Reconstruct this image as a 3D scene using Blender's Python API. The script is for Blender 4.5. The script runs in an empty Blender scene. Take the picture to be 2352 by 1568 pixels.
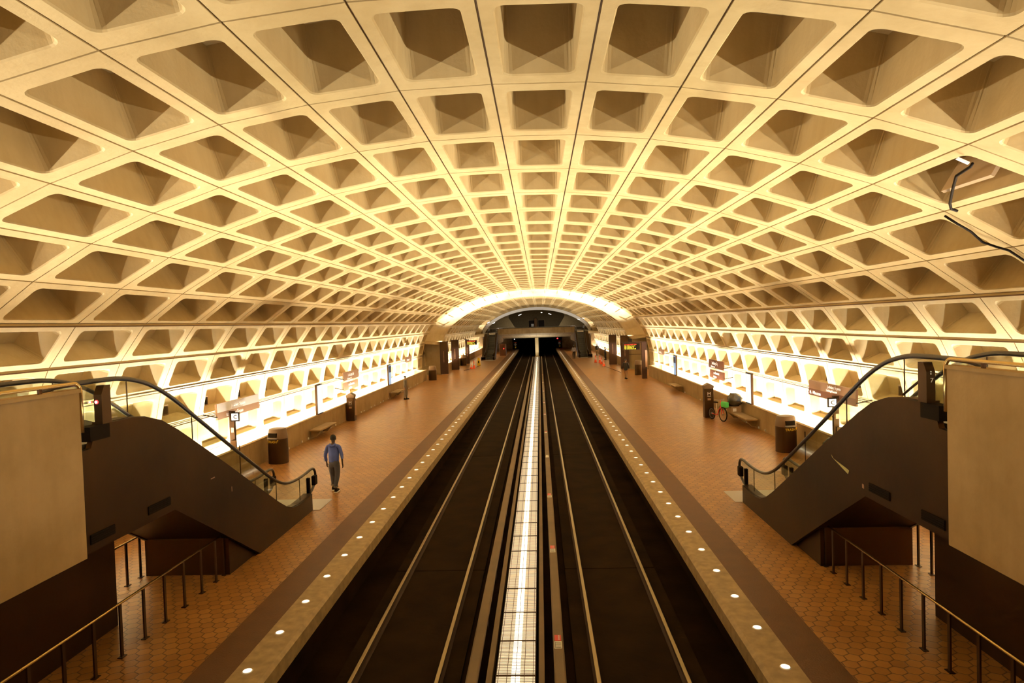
import bpy, bmesh, math, random
from mathutils import Vector, Matrix
random.seed(7)
C = bpy.context.scene.collection
PI = math.pi
R = math.radians

# ------------------------------------------------------------------ materials
def newmat(name):
    m = bpy.data.materials.new(name); m.use_nodes = True
    nt = m.node_tree
    return m, nt, nt.nodes['Principled BSDF']

def plain(name, col, rough=.6, metal=0., spec=.5, emis=None, estr=0., bump=0., bscale=20, var=0., vscale=3, alpha=1., trans=0.):
    m, nt, b = newmat(name)
    b.inputs['Base Color'].default_value = (*col, 1)
    b.inputs['Roughness'].default_value = rough
    b.inputs['Metallic'].default_value = metal
    b.inputs['Specular IOR Level'].default_value = spec
    b.inputs['Alpha'].default_value = alpha
    b.inputs['Transmission Weight'].default_value = trans
    if emis:
        b.inputs['Emission Color'].default_value = (*emis, 1); b.inputs['Emission Strength'].default_value = estr
    if bump or var:
        tc = nt.nodes.new('ShaderNodeTexCoord')
        if var:
            n = nt.nodes.new('ShaderNodeTexNoise'); n.inputs['Scale'].default_value = vscale; n.inputs['Detail'].default_value = 5
            nt.links.new(tc.outputs['Object'], n.inputs['Vector'])
            r = nt.nodes.new('ShaderNodeValToRGB')
            r.color_ramp.elements[0].position = .3; r.color_ramp.elements[1].position = .7
            r.color_ramp.elements[0].color = (*[c*(1-var) for c in col], 1)
            r.color_ramp.elements[1].color = (*[min(1, c*(1+var*.5)) for c in col], 1)
            nt.links.new(n.outputs['Fac'], r.inputs['Fac']); nt.links.new(r.outputs['Color'], b.inputs['Base Color'])
        if bump:
            n2 = nt.nodes.new('ShaderNodeTexNoise'); n2.inputs['Scale'].default_value = bscale; n2.inputs['Detail'].default_value = 4
            nt.links.new(tc.outputs['Object'], n2.inputs['Vector'])
            bp = nt.nodes.new('ShaderNodeBump'); bp.inputs['Strength'].default_value = bump; bp.inputs['Distance'].default_value = .02
            nt.links.new(n2.outputs['Fac'], bp.inputs['Height']); nt.links.new(bp.outputs['Normal'], b.inputs['Normal'])
    return m

def concrete(name, col, stain, rough=.75, scale=.5, streak=True):
    m, nt, b = newmat(name); L = nt.links.new; N = nt.nodes.new
    tc = N('ShaderNodeTexCoord')
    n1 = N('ShaderNodeTexNoise'); n1.inputs['Scale'].default_value = scale; n1.inputs['Detail'].default_value = 8; n1.inputs['Roughness'].default_value = .62
    L(tc.outputs['Object'], n1.inputs['Vector'])
    r1 = N('ShaderNodeValToRGB'); r1.color_ramp.elements[0].position = .36; r1.color_ramp.elements[1].position = .62
    r1.color_ramp.elements[0].color = (*stain, 1); r1.color_ramp.elements[1].color = (*col, 1)
    L(n1.outputs['Fac'], r1.inputs['Fac'])
    mp = N('ShaderNodeMapping'); mp.inputs['Scale'].default_value = (3.2, 3.2, .35)
    L(tc.outputs['Object'], mp.inputs['Vector'])
    n2 = N('ShaderNodeTexNoise'); n2.inputs['Scale'].default_value = 1.6; n2.inputs['Detail'].default_value = 7
    L(mp.outputs['Vector'], n2.inputs['Vector'])
    r2 = N('ShaderNodeValToRGB'); r2.color_ramp.elements[0].position = .38; r2.color_ramp.elements[1].position = .55
    r2.color_ramp.elements[0].color = (.88, .85, .79, 1); r2.color_ramp.elements[1].color = (1, 1, 1, 1)
    L(n2.outputs['Fac'], r2.inputs['Fac'])
    mx = N('ShaderNodeMix'); mx.data_type = 'RGBA'; mx.blend_type = 'MULTIPLY'; mx.inputs['Factor'].default_value = .4 if streak else .2
    L(r1.outputs['Color'], mx.inputs['A']); L(r2.outputs['Color'], mx.inputs['B'])
    L(mx.outputs['Result'], b.inputs['Base Color'])
    b.inputs['Roughness'].default_value = rough; b.inputs['Specular IOR Level'].default_value = .3
    n3 = N('ShaderNodeTexNoise'); n3.inputs['Scale'].default_value = 14; n3.inputs['Detail'].default_value = 6
    L(tc.outputs['Object'], n3.inputs['Vector'])
    bp = N('ShaderNodeBump'); bp.inputs['Strength'].default_value = .25; bp.inputs['Distance'].default_value = .02
    L(n3.outputs['Fac'], bp.inputs['Height']); L(bp.outputs['Normal'], b.inputs['Normal'])
    return m

def hextile(name):
    m, nt, b = newmat(name); L = nt.links.new; N = nt.nodes.new
    def M(op, a, c=None):
        n = N('ShaderNodeMath'); n.operation = op
        for i, v in enumerate((a, c)):
            if v is None: continue
            if isinstance(v, (int, float)): n.inputs[i].default_value = v
            else: L(v, n.inputs[i])
        return n.outputs[0]
    tc = N('ShaderNodeTexCoord'); sp = N('ShaderNodeSeparateXYZ'); L(tc.outputs['Object'], sp.inputs[0])
    s = .205
    y = M('MULTIPLY', sp.outputs[1], 1/s); x = M('MULTIPLY', sp.outputs[0], 1/s*.92)
    q3 = 3**.5
    def cell(ox, oy):
        ax = M('SUBTRACT', M('FLOORED_MODULO', M('ADD', x, ox), 1), .5)
        ay = M('SUBTRACT', M('FLOORED_MODULO', M('ADD', y, oy), q3), q3/2)
        return ax, ay, M('ADD', M('MULTIPLY', ax, ax), M('MULTIPLY', ay, ay))
    ax, ay, da = cell(.5, q3/2); bx, by, db = cell(0, 0)
    t = M('LESS_THAN', da, db); ti = M('SUBTRACT', 1, t)
    gx = M('ADD', M('MULTIPLY', ax, t), M('MULTIPLY', bx, ti)); gy = M('ADD', M('MULTIPLY', ay, t), M('MULTIPLY', by, ti))
    e = M('SUBTRACT', .5, M('MAXIMUM', M('ABSOLUTE', gx), M('ADD', M('MULTIPLY', M('ABSOLUTE', gx), .5), M('MULTIPLY', M('ABSOLUTE', gy), q3/2))))
    joint = N('ShaderNodeMapRange'); joint.inputs['From Min'].default_value = .015; joint.inputs['From Max'].default_value = .06; L(e, joint.inputs['Value'])
    cx = M('SUBTRACT', x, gx); cy = M('SUBTRACT', y, gy)
    cb = N('ShaderNodeCombineXYZ'); L(M('ROUND', M('MULTIPLY', cx, 2)), cb.inputs[0]); L(M('ROUND', M('MULTIPLY', cy, 2)), cb.inputs[1])
    wn = N('ShaderNodeTexWhiteNoise'); L(cb.outputs[0], wn.inputs['Vector'])
    rp = N('ShaderNodeValToRGB'); rp.color_ramp.elements[0].color = (.36, .17, .046, 1); rp.color_ramp.elements[1].color = (.48, .24, .068, 1)
    L(wn.outputs['Value'], rp.inputs['Fac'])
    ns = N('ShaderNodeTexNoise'); ns.inputs['Scale'].default_value = .8; ns.inputs['Detail'].default_value = 7; L(tc.outputs['Object'], ns.inputs['Vector'])
    r2 = N('ShaderNodeValToRGB'); r2.color_ramp.elements[0].position = .38; r2.color_ramp.elements[1].position = .6
    r2.color_ramp.elements[0].color = (.84, .80, .75, 1); r2.color_ramp.elements[1].color = (1, 1, 1, 1); L(ns.outputs['Fac'], r2.inputs['Fac'])
    mx = N('ShaderNodeMix'); mx.data_type = 'RGBA'; mx.blend_type = 'MULTIPLY'; mx.inputs['Factor'].default_value = 1
    L(rp.outputs['Color'], mx.inputs['A']); L(r2.outputs['Color'], mx.inputs['B'])
    mj = N('ShaderNodeMix'); mj.data_type = 'RGBA'; L(joint.outputs['Result'], mj.inputs['Factor'])
    mj.inputs['A'].default_value = (.11, .045, .016, 1); L(mx.outputs['Result'], mj.inputs['B'])
    L(mj.outputs['Result'], b.inputs['Base Color'])
    b.inputs['Roughness'].default_value = .3; b.inputs['Specular IOR Level'].default_value = .6
    rr = N('ShaderNodeMapRange'); rr.inputs['To Min'].default_value = .25; rr.inputs['To Max'].default_value = .38; L(ns.outputs['Fac'], rr.inputs['Value']); L(rr.outputs['Result'], b.inputs['Roughness'])
    h = M('ADD', joint.outputs['Result'], M('MULTIPLY', wn.outputs['Value'], .25))
    bp = N('ShaderNodeBump'); bp.inputs['Strength'].default_value = .35; bp.inputs['Distance'].default_value = .006
    L(h, bp.inputs['Height']); L(bp.outputs['Normal'], b.inputs['Normal'])
    return m

M_ = {}
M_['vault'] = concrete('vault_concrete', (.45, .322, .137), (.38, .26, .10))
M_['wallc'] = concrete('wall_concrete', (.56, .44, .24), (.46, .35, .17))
M_['mezz'] = concrete('mezzanine_concrete', (.46, .305, .125), (.37, .235, .085), scale=.9)
M_['parapet'] = concrete('parapet_concrete', (.36, .25, .12), (.27, .18, .08), scale=.8)
M_['tile'] = hextile('hex_quarry_tile')
M_['granite'] = plain('granite_edge', (.42, .30, .15), .55, bump=.15, bscale=60, var=.28, vscale=6)
M_['strip'] = plain('warning_strip', (.125, .048, .012), .5, bump=.3, bscale=40, var=.15)
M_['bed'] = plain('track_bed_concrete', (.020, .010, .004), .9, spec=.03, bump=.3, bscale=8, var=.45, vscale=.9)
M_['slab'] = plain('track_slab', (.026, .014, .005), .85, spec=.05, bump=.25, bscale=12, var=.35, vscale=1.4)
M_['rail'] = plain('rail_steel', (.36, .29, .17), .35, metal=.9)
M_['railside'] = plain('rusty_rail_web', (.05, .022, .012), .8)
M_['cover'] = plain('cover_board', (.19, .125, .06), .55, var=.2, vscale=1.2)
M_['bronze'] = plain('bronze_cladding', (.048, .021, .005), .42, metal=.9, spec=.3, bump=.06, bscale=6, var=.35, vscale=.8)
M_['bronzed'] = plain('dark_bronze', (.065, .034, .014), .42, metal=.85, spec=.3)
M_['brass'] = plain('worn_brass_rail', (.62, .43, .16), .25, metal=.95)
M_['rubber'] = plain('black_rubber', (.022, .014, .010), .28, spec=.6)
M_['black'] = plain('black_paint', (.012, .007, .003), .6, spec=.05)
M_['steel'] = plain('stainless_steel', (.32, .30, .27), .5, metal=.6, var=.1)
M_['step'] = plain('escalator_step', (.12, .12, .13), .4, metal=.7)
M_['comb'] = plain('landing_plate_steel', (.52, .50, .50), .3, metal=.6, bump=.2, bscale=90)
M_['white'] = plain('white_enamel', (.85, .83, .78), .4)
M_['lens'] = plain('edge_light_lens', (.8, .78, .72), .3, emis=(1, .93, .78), estr=1.1)
M_['brown'] = plain('sign_brown', (.155, .055, .022), .45)
M_['tan'] = plain('sign_tan', (.38, .22, .12), .45)
M_['blue'] = plain('poster_blue', (.20, .38, .75), .4, emis=(.45, .65, 1), estr=.6)
M_['bluedark'] = plain('poster_dark_blue', (.03, .10, .42), .4)
M_['pale'] = plain('poster_pale', (.75, .86, .95), .4, emis=(.8, .93, 1), estr=.8)
M_['orange'] = plain('cone_orange', (.95, .10, .015), .45)
M_['yellow'] = plain('sign_yellow', (.9, .62, .03), .45)
M_['red'] = plain('red_paint', (.75, .03, .02), .35)
M_['green'] = plain('green_fabric', (.10, .62, .12), .6)
M_['redlamp'] = plain('red_lamp', (1, .05, .03), .3, emis=(1, .02, .02), estr=7)
M_['whitehot'] = plain('lamp_core', (1, 1, 1), .3, emis=(1, .85, .8), estr=8)
M_['ledy'] = plain('led_yellow', (.9, .8, .1), .4, emis=(1, .85, .05), estr=1.6)
M_['ledr'] = plain('led_red', (.9, .1, .05), .4, emis=(1, .06, .02), estr=1.8)
M_['dark'] = plain('tunnel_dark', (.016, .010, .007), .9)
M_['card'] = plain('cardboard', (.38, .25, .12), .8)
M_['skin'] = plain('skin_brown', (.055, .026, .014), .5)
M_['skin2'] = plain('skin_tan', (.30, .16, .09), .5)
M_['hair'] = plain('black_hair', (.008, .006, .005), .7)
M_['hoodie'] = plain('blue_jacket', (.095, .14, .50), .75, bump=.5, bscale=9, var=.25, vscale=4)
M_['trouser'] = plain('slate_trousers', (.07, .072, .10), .8, bump=.5, bscale=9, var=.35, vscale=5)
M_['greycloth'] = plain('grey_cloth', (.16, .14, .12), .85, bump=.4, bscale=10)
M_['blackcloth'] = plain('black_cloth', (.015, .012, .010), .8)
M_['lightcloth'] = plain('pale_blue_cloth', (.33, .34, .44), .8)
M_['grime'] = plain('dark_joint_and_lip_shade', (.16, .085, .03), .9)  # dark joint colour, also paints the shadow line under the ledge lips
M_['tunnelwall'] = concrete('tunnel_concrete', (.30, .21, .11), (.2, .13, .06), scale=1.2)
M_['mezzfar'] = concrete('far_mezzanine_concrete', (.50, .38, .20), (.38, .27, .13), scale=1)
M_['ceil_far'] = plain('far_ceiling_panels', (.17, .125, .055), .7, var=.15)
def glass():
    m, nt, b = newmat('balustrade_glass')
    nt.nodes.remove(b); out = nt.nodes['Material Output']
    t = nt.nodes.new('ShaderNodeBsdfTransparent'); t.inputs[0].default_value = (.86, .90, .84, 1)
    g = nt.nodes.new('ShaderNodeBsdfGlossy'); g.inputs['Roughness'].default_value = .04
    f = nt.nodes.new('ShaderNodeFresnel'); f.inputs[0].default_value = 1.4
    mx = nt.nodes.new('ShaderNodeMixShader')
    mm = nt.nodes.new('ShaderNodeMath'); mm.operation = 'MULTIPLY'; mm.inputs[1].default_value = .14; nt.links.new(f.outputs[0], mm.inputs[0]); nt.links.new(mm.outputs[0], mx.inputs[0]); nt.links.new(t.outputs[0], mx.inputs[1]); nt.links.new(g.outputs[0], mx.inputs[2])
    nt.links.new(mx.outputs[0], out.inputs[0])
    return m
M_['glass'] = glass()
def uplens():
    # lit lens of the track uplights: a fluorescent core seen through ribbed plastic
    m, nt, b = newmat('uplight_lens')
    b.inputs['Base Color'].default_value = (.8, .7, .5, 1); b.inputs['Roughness'].default_value = .4
    b.inputs['Emission Color'].default_value = (1, .80, .50, 1); b.inputs['Emission Strength'].default_value = .75
    return m
M_['uplens'] = uplens()
M_['uptube'] = plain('uplight_tube', (1, 1, 1), .3, emis=(1, .86, .6), estr=3.2)

# ------------------------------------------------------------------ helpers
class MB:
    def __init__(s): s.v = []; s.f = []; s.mi = []; s.sm = []
    def add(s, vs, fs, mi=0, smooth=False):
        o = len(s.v); s.v += [tuple(v) for v in vs]
        for f in fs: s.f.append(tuple(i+o for i in f)); s.mi.append(mi); s.sm.append(smooth)
        return s
    def box(s, x0, x1, y0, y1, z0, z1, mi=0, bev=0.):
        x0, x1 = min(x0, x1), max(x0, x1); y0, y1 = min(y0, y1), max(y0, y1); z0, z1 = min(z0, z1), max(z0, z1)
        if bev <= 0:
            v = [(x, y, z) for z in (z0, z1) for y in (y0, y1) for x in (x0, x1)]
            return s.add(v, [(0, 2, 3, 1), (4, 5, 7, 6), (0, 1, 5, 4), (2, 6, 7, 3), (0, 4, 6, 2), (1, 3, 7, 5)], mi)
        b = bmesh.new(); bmesh.ops.create_cube(b, size=1)
        for q in b.verts: q.co = Vector(((x0+x1)/2+q.co.x*(x1-x0), (y0+y1)/2+q.co.y*(y1-y0), (z0+z1)/2+q.co.z*(z1-z0)))
        bmesh.ops.bevel(b, geom=b.edges[:], offset=bev, segments=2, affect='EDGES', profile=.5)
        b.verts.index_update(); s.add([q.co[:] for q in b.verts], [[q.index for q in f.verts] for f in b.faces], mi); b.free()
        return s
    def tube(s, pts, r, n=8, mi=0, closed=False, cap=True):
        pts = [Vector(p) for p in pts]; rs = r if isinstance(r, (list, tuple)) else [r]*len(pts)
        vs = []; N = len(pts); up = None
        for i, p in enumerate(pts):
            a = pts[(i-1) % N] if (closed or i > 0) else p
            b = pts[(i+1) % N] if (closed or i < N-1) else p
            d = (b-a).normalized()
            if up is None:
                up = Vector((0, 0, 1)) if abs(d.z) < .9 else Vector((1, 0, 0))
            u = d.cross(up)
            if u.length < 1e-4: u = d.orthogonal()
            u.normalize(); w = u.cross(d); up = w
            for k in range(n):
                t = 2*PI*k/n; vs.append(p+(u*math.cos(t)+w*math.sin(t))*rs[i])
        fs = []
        for i in range(N if closed else N-1):
            j = (i+1) % N
            for k in range(n): fs.append((i*n+k, i*n+(k+1) % n, j*n+(k+1) % n, j*n+k))
        if not closed and cap: fs += [tuple(range(n))[::-1], tuple((N-1)*n+k for k in range(n))]
        return s.add(vs, fs, mi, True)
    def prism(s, poly, a0, a1, axis='x', mi=0):
        # extrude 2D polygon. axis x: poly (y,z); axis y: poly (x,z); axis z: poly (x,y)
        def P(u, w, a): return {'x': (a, u, w), 'y': (u, a, w), 'z': (u, w, a)}[axis]
        n = len(poly)
        vs = [P(u, w, a0) for u, w in poly]+[P(u, w, a1) for u, w in poly]
        fs = [tuple(range(n)), tuple(range(2*n-1, n-1, -1))]+[(i, i+n, (i+1) % n+n, (i+1) % n) for i in range(n)]
        return s.add(vs, fs, mi)
    def lathe(s, prof, cx=0, cy=0, n=20, mi=0, smooth=True, axis='z'):
        vs = []; m = len(prof)
        for k in range(n):
            t = 2*PI*k/n
            for r, z in prof:
                if axis == 'z': vs.append((cx+r*math.cos(t), cy+r*math.sin(t), z))
        fs = [(k*m+i, ((k+1) % n)*m+i, ((k+1) % n)*m+i+1, k*m+i+1) for k in range(n) for i in range(m-1)]
        return s.add(vs, fs, mi, smooth)
    def build(s, name, mats, parent=None, xf=None, fix=True):
        me = bpy.data.meshes.new(name)
        vs = [xf(v) for v in s.v] if xf else s.v
        me.from_pydata(vs, [], s.f)
        if not isinstance(mats, (list, tuple)): mats = [mats]
        for m in mats: me.materials.append(M_[m] if isinstance(m, str) else m)
        me.polygons.foreach_set('material_index', s.mi); me.polygons.foreach_set('use_smooth', s.sm)
        if fix:
            b = bmesh.new(); b.from_mesh(me); bmesh.ops.recalc_face_normals(b, faces=b.faces[:]); b.to_mesh(me); b.free()
        me.update()
        o = bpy.data.objects.new(name, me); C.objects.link(o)
        if parent: o.parent = parent
        return o

def tag(o, label=None, cat=None, group=None, kind=None):
    if label: o['label'] = label
    if cat: o['category'] = cat
    if group: o['group'] = group
    if kind: o['kind'] = kind
    return o
def struct(o, label=None): o['kind'] = 'structure'; o['label'] = label or o.name.replace('_', ' '); o['category'] = o.name.split('_')[0].split('.')[0]; return o
def empty(name, loc=(0, 0, 0), rz=0, label=None, cat=None, group=None):
    o = bpy.data.objects.new(name, None); C.objects.link(o); o.location = loc; o.rotation_euler = (0, 0, rz); o.empty_display_size = .2
    return tag(o, label, cat, group)
def dup(root, loc, rz=None, label=None, group=None, scale=None):
    r = root.copy(); C.objects.link(r); r.location = loc
    if rz is not None: r.rotation_euler = (0, 0, rz)
    if scale: r.scale = scale
    if label: r['label'] = label
    if group: r['group'] = group
    for ch in list(root.children):
        c = ch.copy(); C.objects.link(c); c.parent = r
        for g in ch.children:
            d = g.copy(); C.objects.link(d); d.parent = c
    return r
def text(s, size, mat, parent, loc, rot, name='lettering', align='LEFT', depth=.002):
    cu = bpy.data.curves.new(name, 'FONT'); cu.body = s; cu.size = size; cu.align_x = align; cu.extrude = depth; cu.resolution_u = 2
    t = bpy.data.objects.new('tmp', cu); C.objects.link(t)
    bpy.context.view_layer.update()
    me = bpy.data.meshes.new_from_object(t.evaluated_get(bpy.context.evaluated_depsgraph_get()))
    bpy.data.objects.remove(t); bpy.data.curves.remove(cu)
    me.name = name; me.materials.clear(); me.materials.append(M_[mat])
    o = bpy.data.objects.new(name, me); C.objects.link(o); o.location = loc; o.rotation_euler = rot
    if parent: o.parent = parent
    return o

# ------------------------------------------------------------------ vault
PX = [0, 1.317, 2.625, 3.935, 5.221, 6.481, 7.698, 8.852, 9.917, 10.628, 11.099, 11.36, 11.42]
PZ = [8.423, 8.394, 8.259, 8.035, 7.718, 7.304, 6.784, 6.12, 5.342, 4.367, 3.295, 2.08, .86]
def prof(k, sx=1., sz=1.):
    a = abs(k); return Vector((math.copysign(PX[a]*sx, k) if k else 0, 0, PZ[a]*sz))
RY0, RS = 9.018, 2.4895
def ring(n): return RY0+RS*n

def rrect(w, l, r, n=4):
    # rounded rectangle loop, counter-clockwise, centred; returns list and matching outer directions
    pts = []
    for cx, cy, a0 in ((w/2-r, l/2-r, 0), (-w/2+r, l/2-r, 90), (-w/2+r, -l/2+r, 180), (w/2-r, -l/2+r, 270)):
        for i in range(n+1):
            a = R(a0+90*i/n); pts.append((cx+r*math.cos(a), cy+r*math.sin(a)))
    return pts
def outer_match(pts, w, l, W, L_, n=4):
    out = []
    for i, (x, y) in enumerate(pts):
        c, j = divmod(i, n+1)
        sx, sy = ((1, 1), (-1, 1), (-1, -1), (1, -1))[c]
        hx, hy = W/2*sx, L_/2*sy
        f = j/n
        # first point lies on one side, last on the next; the middle goes to the corner
        horiz_first = c in (0, 2)      # starts on the x = +-w/2 side
        if f < .5:
            k = f*2
            if horiz_first: out.append((hx, y+(hy-y)*k))
            else: out.append((x+(hx-x)*k, hy))
        elif f == .5: out.append((hx, hy))
        else:
            k = (1-f)*2
            if horiz_first: out.append((x+(hx-x)*k, hy))
            else: out.append((hx, y+(hy-y)*k))
    return out
def coffers(mb, ks, rings, sx=1, sz=1, depth=.92, mw=.165, ml=.28, oy=0, rs=RS, y0=RY0, groove=None, tap=(.06, .12), skip=()):
    groove = groove or {}
    for k in ks:
        a, b = prof(k, sx, sz), prof(k+1, sx, sz)
        t = b-a; W = t.length; t.normalize()
        n = Vector((t.z, 0, -t.x))
        if n.z < 0 and abs(k+.5) < 8: n = -n
        if n.dot(Vector(((a.x+b.x)/2, 0, 2.5))) < 0: n = -n
        ctr0 = (a+b)/2
        for r in rings:
            yc = y0+rs*(r+.5); L_ = rs
            ctr = ctr0+Vector((0, yc, 0))
            w, l = W-2*mw, L_-2*ml
            op = rrect(w, l, .13)
            g = .014
            om = outer_match(op, w, l, W-2*g, L_-2*g)
            ob = outer_match(op, w, l, W, L_)
            ins = [(x*(1-tap[0]*2/w), y*(1-tap[1]*2/l)) for x, y in outer_match(op, w, l, w, l)]
            mid = [(x*.985, y*.985) for x, y in op]
            # slight easing of the opening edge
            ez = [(x*(1-.035/w*2*.5), y*(1-.035/l)) for x, y in op]
            def P(p, d): return ctr+t*p[0]+Vector((0, p[1], 0))+n*d
            loops = [[P(p, .045) for p in ob], [P(p, .045) for p in om], [P(p, 0) for p in om], [P(p, 0) for p in op], [P(p, .02) for p in ez], [P(p, depth) for p in ins]]
            m = len(op); vs = [v for lp in loops for v in lp]; fs = []; mi = []
            for q in range(len(loops)-1):
                for i in range(m):
                    j = (i+1) % m
                    fs.append((q*m+i, q*m+j, (q+1)*m+j, (q+1)*m+i)); mi.append(1 if q == 0 else 0)
            fs.append(tuple(range((len(loops)-1)*m, len(loops)*m))); mi.append(0)
            o = len(mb.v); mb.v += [tuple(v) for v in vs]
            for f, q in zip(fs, mi): mb.f.append(tuple(i+o for i in f)); mb.mi.append(q); mb.sm.append(False)
    return mb
NR = 22
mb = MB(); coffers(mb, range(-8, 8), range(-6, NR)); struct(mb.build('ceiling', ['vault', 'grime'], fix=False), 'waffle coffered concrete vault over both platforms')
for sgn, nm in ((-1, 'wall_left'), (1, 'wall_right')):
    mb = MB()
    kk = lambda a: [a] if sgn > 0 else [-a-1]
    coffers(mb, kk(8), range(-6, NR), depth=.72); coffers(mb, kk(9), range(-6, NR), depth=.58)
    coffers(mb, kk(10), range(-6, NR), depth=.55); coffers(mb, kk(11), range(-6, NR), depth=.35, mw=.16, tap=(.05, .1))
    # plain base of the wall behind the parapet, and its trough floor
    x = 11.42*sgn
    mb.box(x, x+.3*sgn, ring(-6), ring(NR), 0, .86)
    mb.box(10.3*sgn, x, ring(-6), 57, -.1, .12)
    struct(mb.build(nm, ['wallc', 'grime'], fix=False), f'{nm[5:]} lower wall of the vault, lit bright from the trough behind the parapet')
# projecting lips on the two lowest dark joints
for sgn in (-1, 1):
    mb = MB()
    for k, (e, h) in ((8, (.045, .04)), (9, (.02, .04))):
        p = prof(k*sgn)
        xi = p.x-sgn*e; mb.box(xi, p.x+sgn*.25, ring(-6), ring(NR), p.z-h/2, p.z+h/2)
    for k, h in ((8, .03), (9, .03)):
        p = prof(k*sgn); mb.box(p.x-sgn*.012, p.x+sgn*.2, ring(-6), ring(NR), p.z-h-.02, p.z-.02, 1)  # dark joint strip under each lip also paints the lip's shadow line
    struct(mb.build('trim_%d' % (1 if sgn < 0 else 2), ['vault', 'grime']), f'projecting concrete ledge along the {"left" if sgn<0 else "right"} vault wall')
# conduits
for sgn in (-1, 1):
    root = empty('conduit_run', (0, 0, 0), 0, f'pair of thin dark conduits strung along the {"left" if sgn<0 else "right"} lower wall joint', 'conduit')
    for k in (10, 11):
        p = prof(k*sgn)
        for dz in (0, .07):
            MB().tube([(p.x-sgn*.045, ring(-3), p.z+dz), (p.x-sgn*.045, ring(NR)-.1, p.z+dz)], .011, 5).build('conduit', 'bronzed', root)

# transition arch
AY0, AY1 = ring(NR), 66.2
S2X, S2Z = .88, .93
mb = MB()
K = list(range(-12, 13)); KA = list(range(-10, 11))
prev = None
for j, (yy, f, lift) in enumerate(((AY0, 0, 0), (AY0+.5, .12, 0), (AY0+1.3, .5, .0), (AY1-.2, .93, 0), (AY1, 1, 0))):
    loop = []
    for k in KA:
        a = prof(k); b = prof(k, S2X, S2Z)
        loop.append(a.lerp(b, f)+Vector((0, yy, 0)))
    if prev:
        vs = prev+loop; n = len(KA)
        mb.add(vs, [(i, i+1, n+i+1, n+i) for i in range(n-1)])
    prev = loop
# rim of the second vault and little fins at every joint
for k in range(-9, 10):
    a = prof(k); b = prof(k, S2X, S2Z); w = prof(k+1)-prof(k-1); w.normalize(); nn = Vector((-a.x, 0, 3.5-a.z)).normalized()
    A = a+Vector((0, AY0-.02, 0)); B = a.lerp(b, .55)+Vector((0, AY0+1.35, 0))
    mb.add([A-w*.16, A+w*.16, B, A+nn*.02+Vector((0, .1, 0))-w*.06, A+nn*.02+Vector((0, .1, 0))+w*.06, B+nn*.05], [(0, 1, 2), (3, 4, 5), (0, 3, 5, 2), (1, 4, 5, 2)])
struct(mb.build('ceiling', 'wallc'), 'bright splayed concrete arch between the two vaults')
for sgn in (-1, 1):
    mb = MB()
    for (xa, xb, ya, yb, za, zb) in ((9.55, 11.9, AY1+.12, AY1+.4, 0, 3.7), (9.55, 11.9, AY1-.1, AY1+.12, 0, .85), (9.55, 10.55, AY1-.05, AY1+.12, .85, 3.7), (10.55, 11.9, AY1-.05, AY1+.12, 2.15, 2.4), (10.55, 11.9, AY1-.05, AY1+.12, .85, .95), (11.55, 11.9, AY1-.05, AY1+.12, .95, 3.7), (10.55, 11.9, AY1-.05, AY1+.12, 3.45, 3.7)):
        mb.box(xa*sgn, xb*sgn, ya, yb, za, zb)
    mb.box(9.3*sgn, 11.4*sgn, AY0+.02, AY0+.11, 3.48, 3.56)
    struct(mb.build('wall_pier', 'wallc'), f'{"left" if sgn<0 else "right"} concrete pier and panelled end wall beside the arch')

# second vault
Y2, NR2 = AY1, 18
Y2E = Y2+NR2*RS
mb = MB(); coffers(mb, range(-8, 8), range(0, NR2), S2X, S2Z, y0=Y2, mw=.14); struct(mb.build('ceiling', ['vault', 'grime'], fix=False), 'farther coffered vault beyond the bright arch')
for sgn, nm in ((-1, 'wall_left'), (1, 'wall_right')):
    mb = MB()
    for a, d in ((8, .55), (9, .5), (10, .5), (11, .3)): coffers(mb, [a] if sgn > 0 else [-a-1], range(0, NR2), S2X, S2Z, y0=Y2, depth=d, mw=.13)
    x = 11.42*S2X*sgn
    mb.box(x, x+.3*sgn, Y2, Y2E, 0, .82); mb.box(9.6*sgn, x, Y2, Y2E, -.1, .12)
    struct(mb.build(nm, ['wallc', 'grime'], fix=False), f'{nm[5:]} lower wall of the farther vault')
# white rim at the end of the second vault
mb = MB(); n = len(K)
lo = [[prof(k, S2X*s, S2Z*s2)+Vector((0, y, 0)) for k in K] for (s, s2, y) in ((1, 1, Y2E), (.985, .985, Y2E+.2), (.955, .94, Y2E+.5))]
for a, b in zip(lo, lo[1:]): mb.add(a+b, [(i, i+1, n+i+1, n+i) for i in range(n-1)])
struct(mb.build('trim_3', 'white'), 'pale rim around the end of the farther vault')

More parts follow.
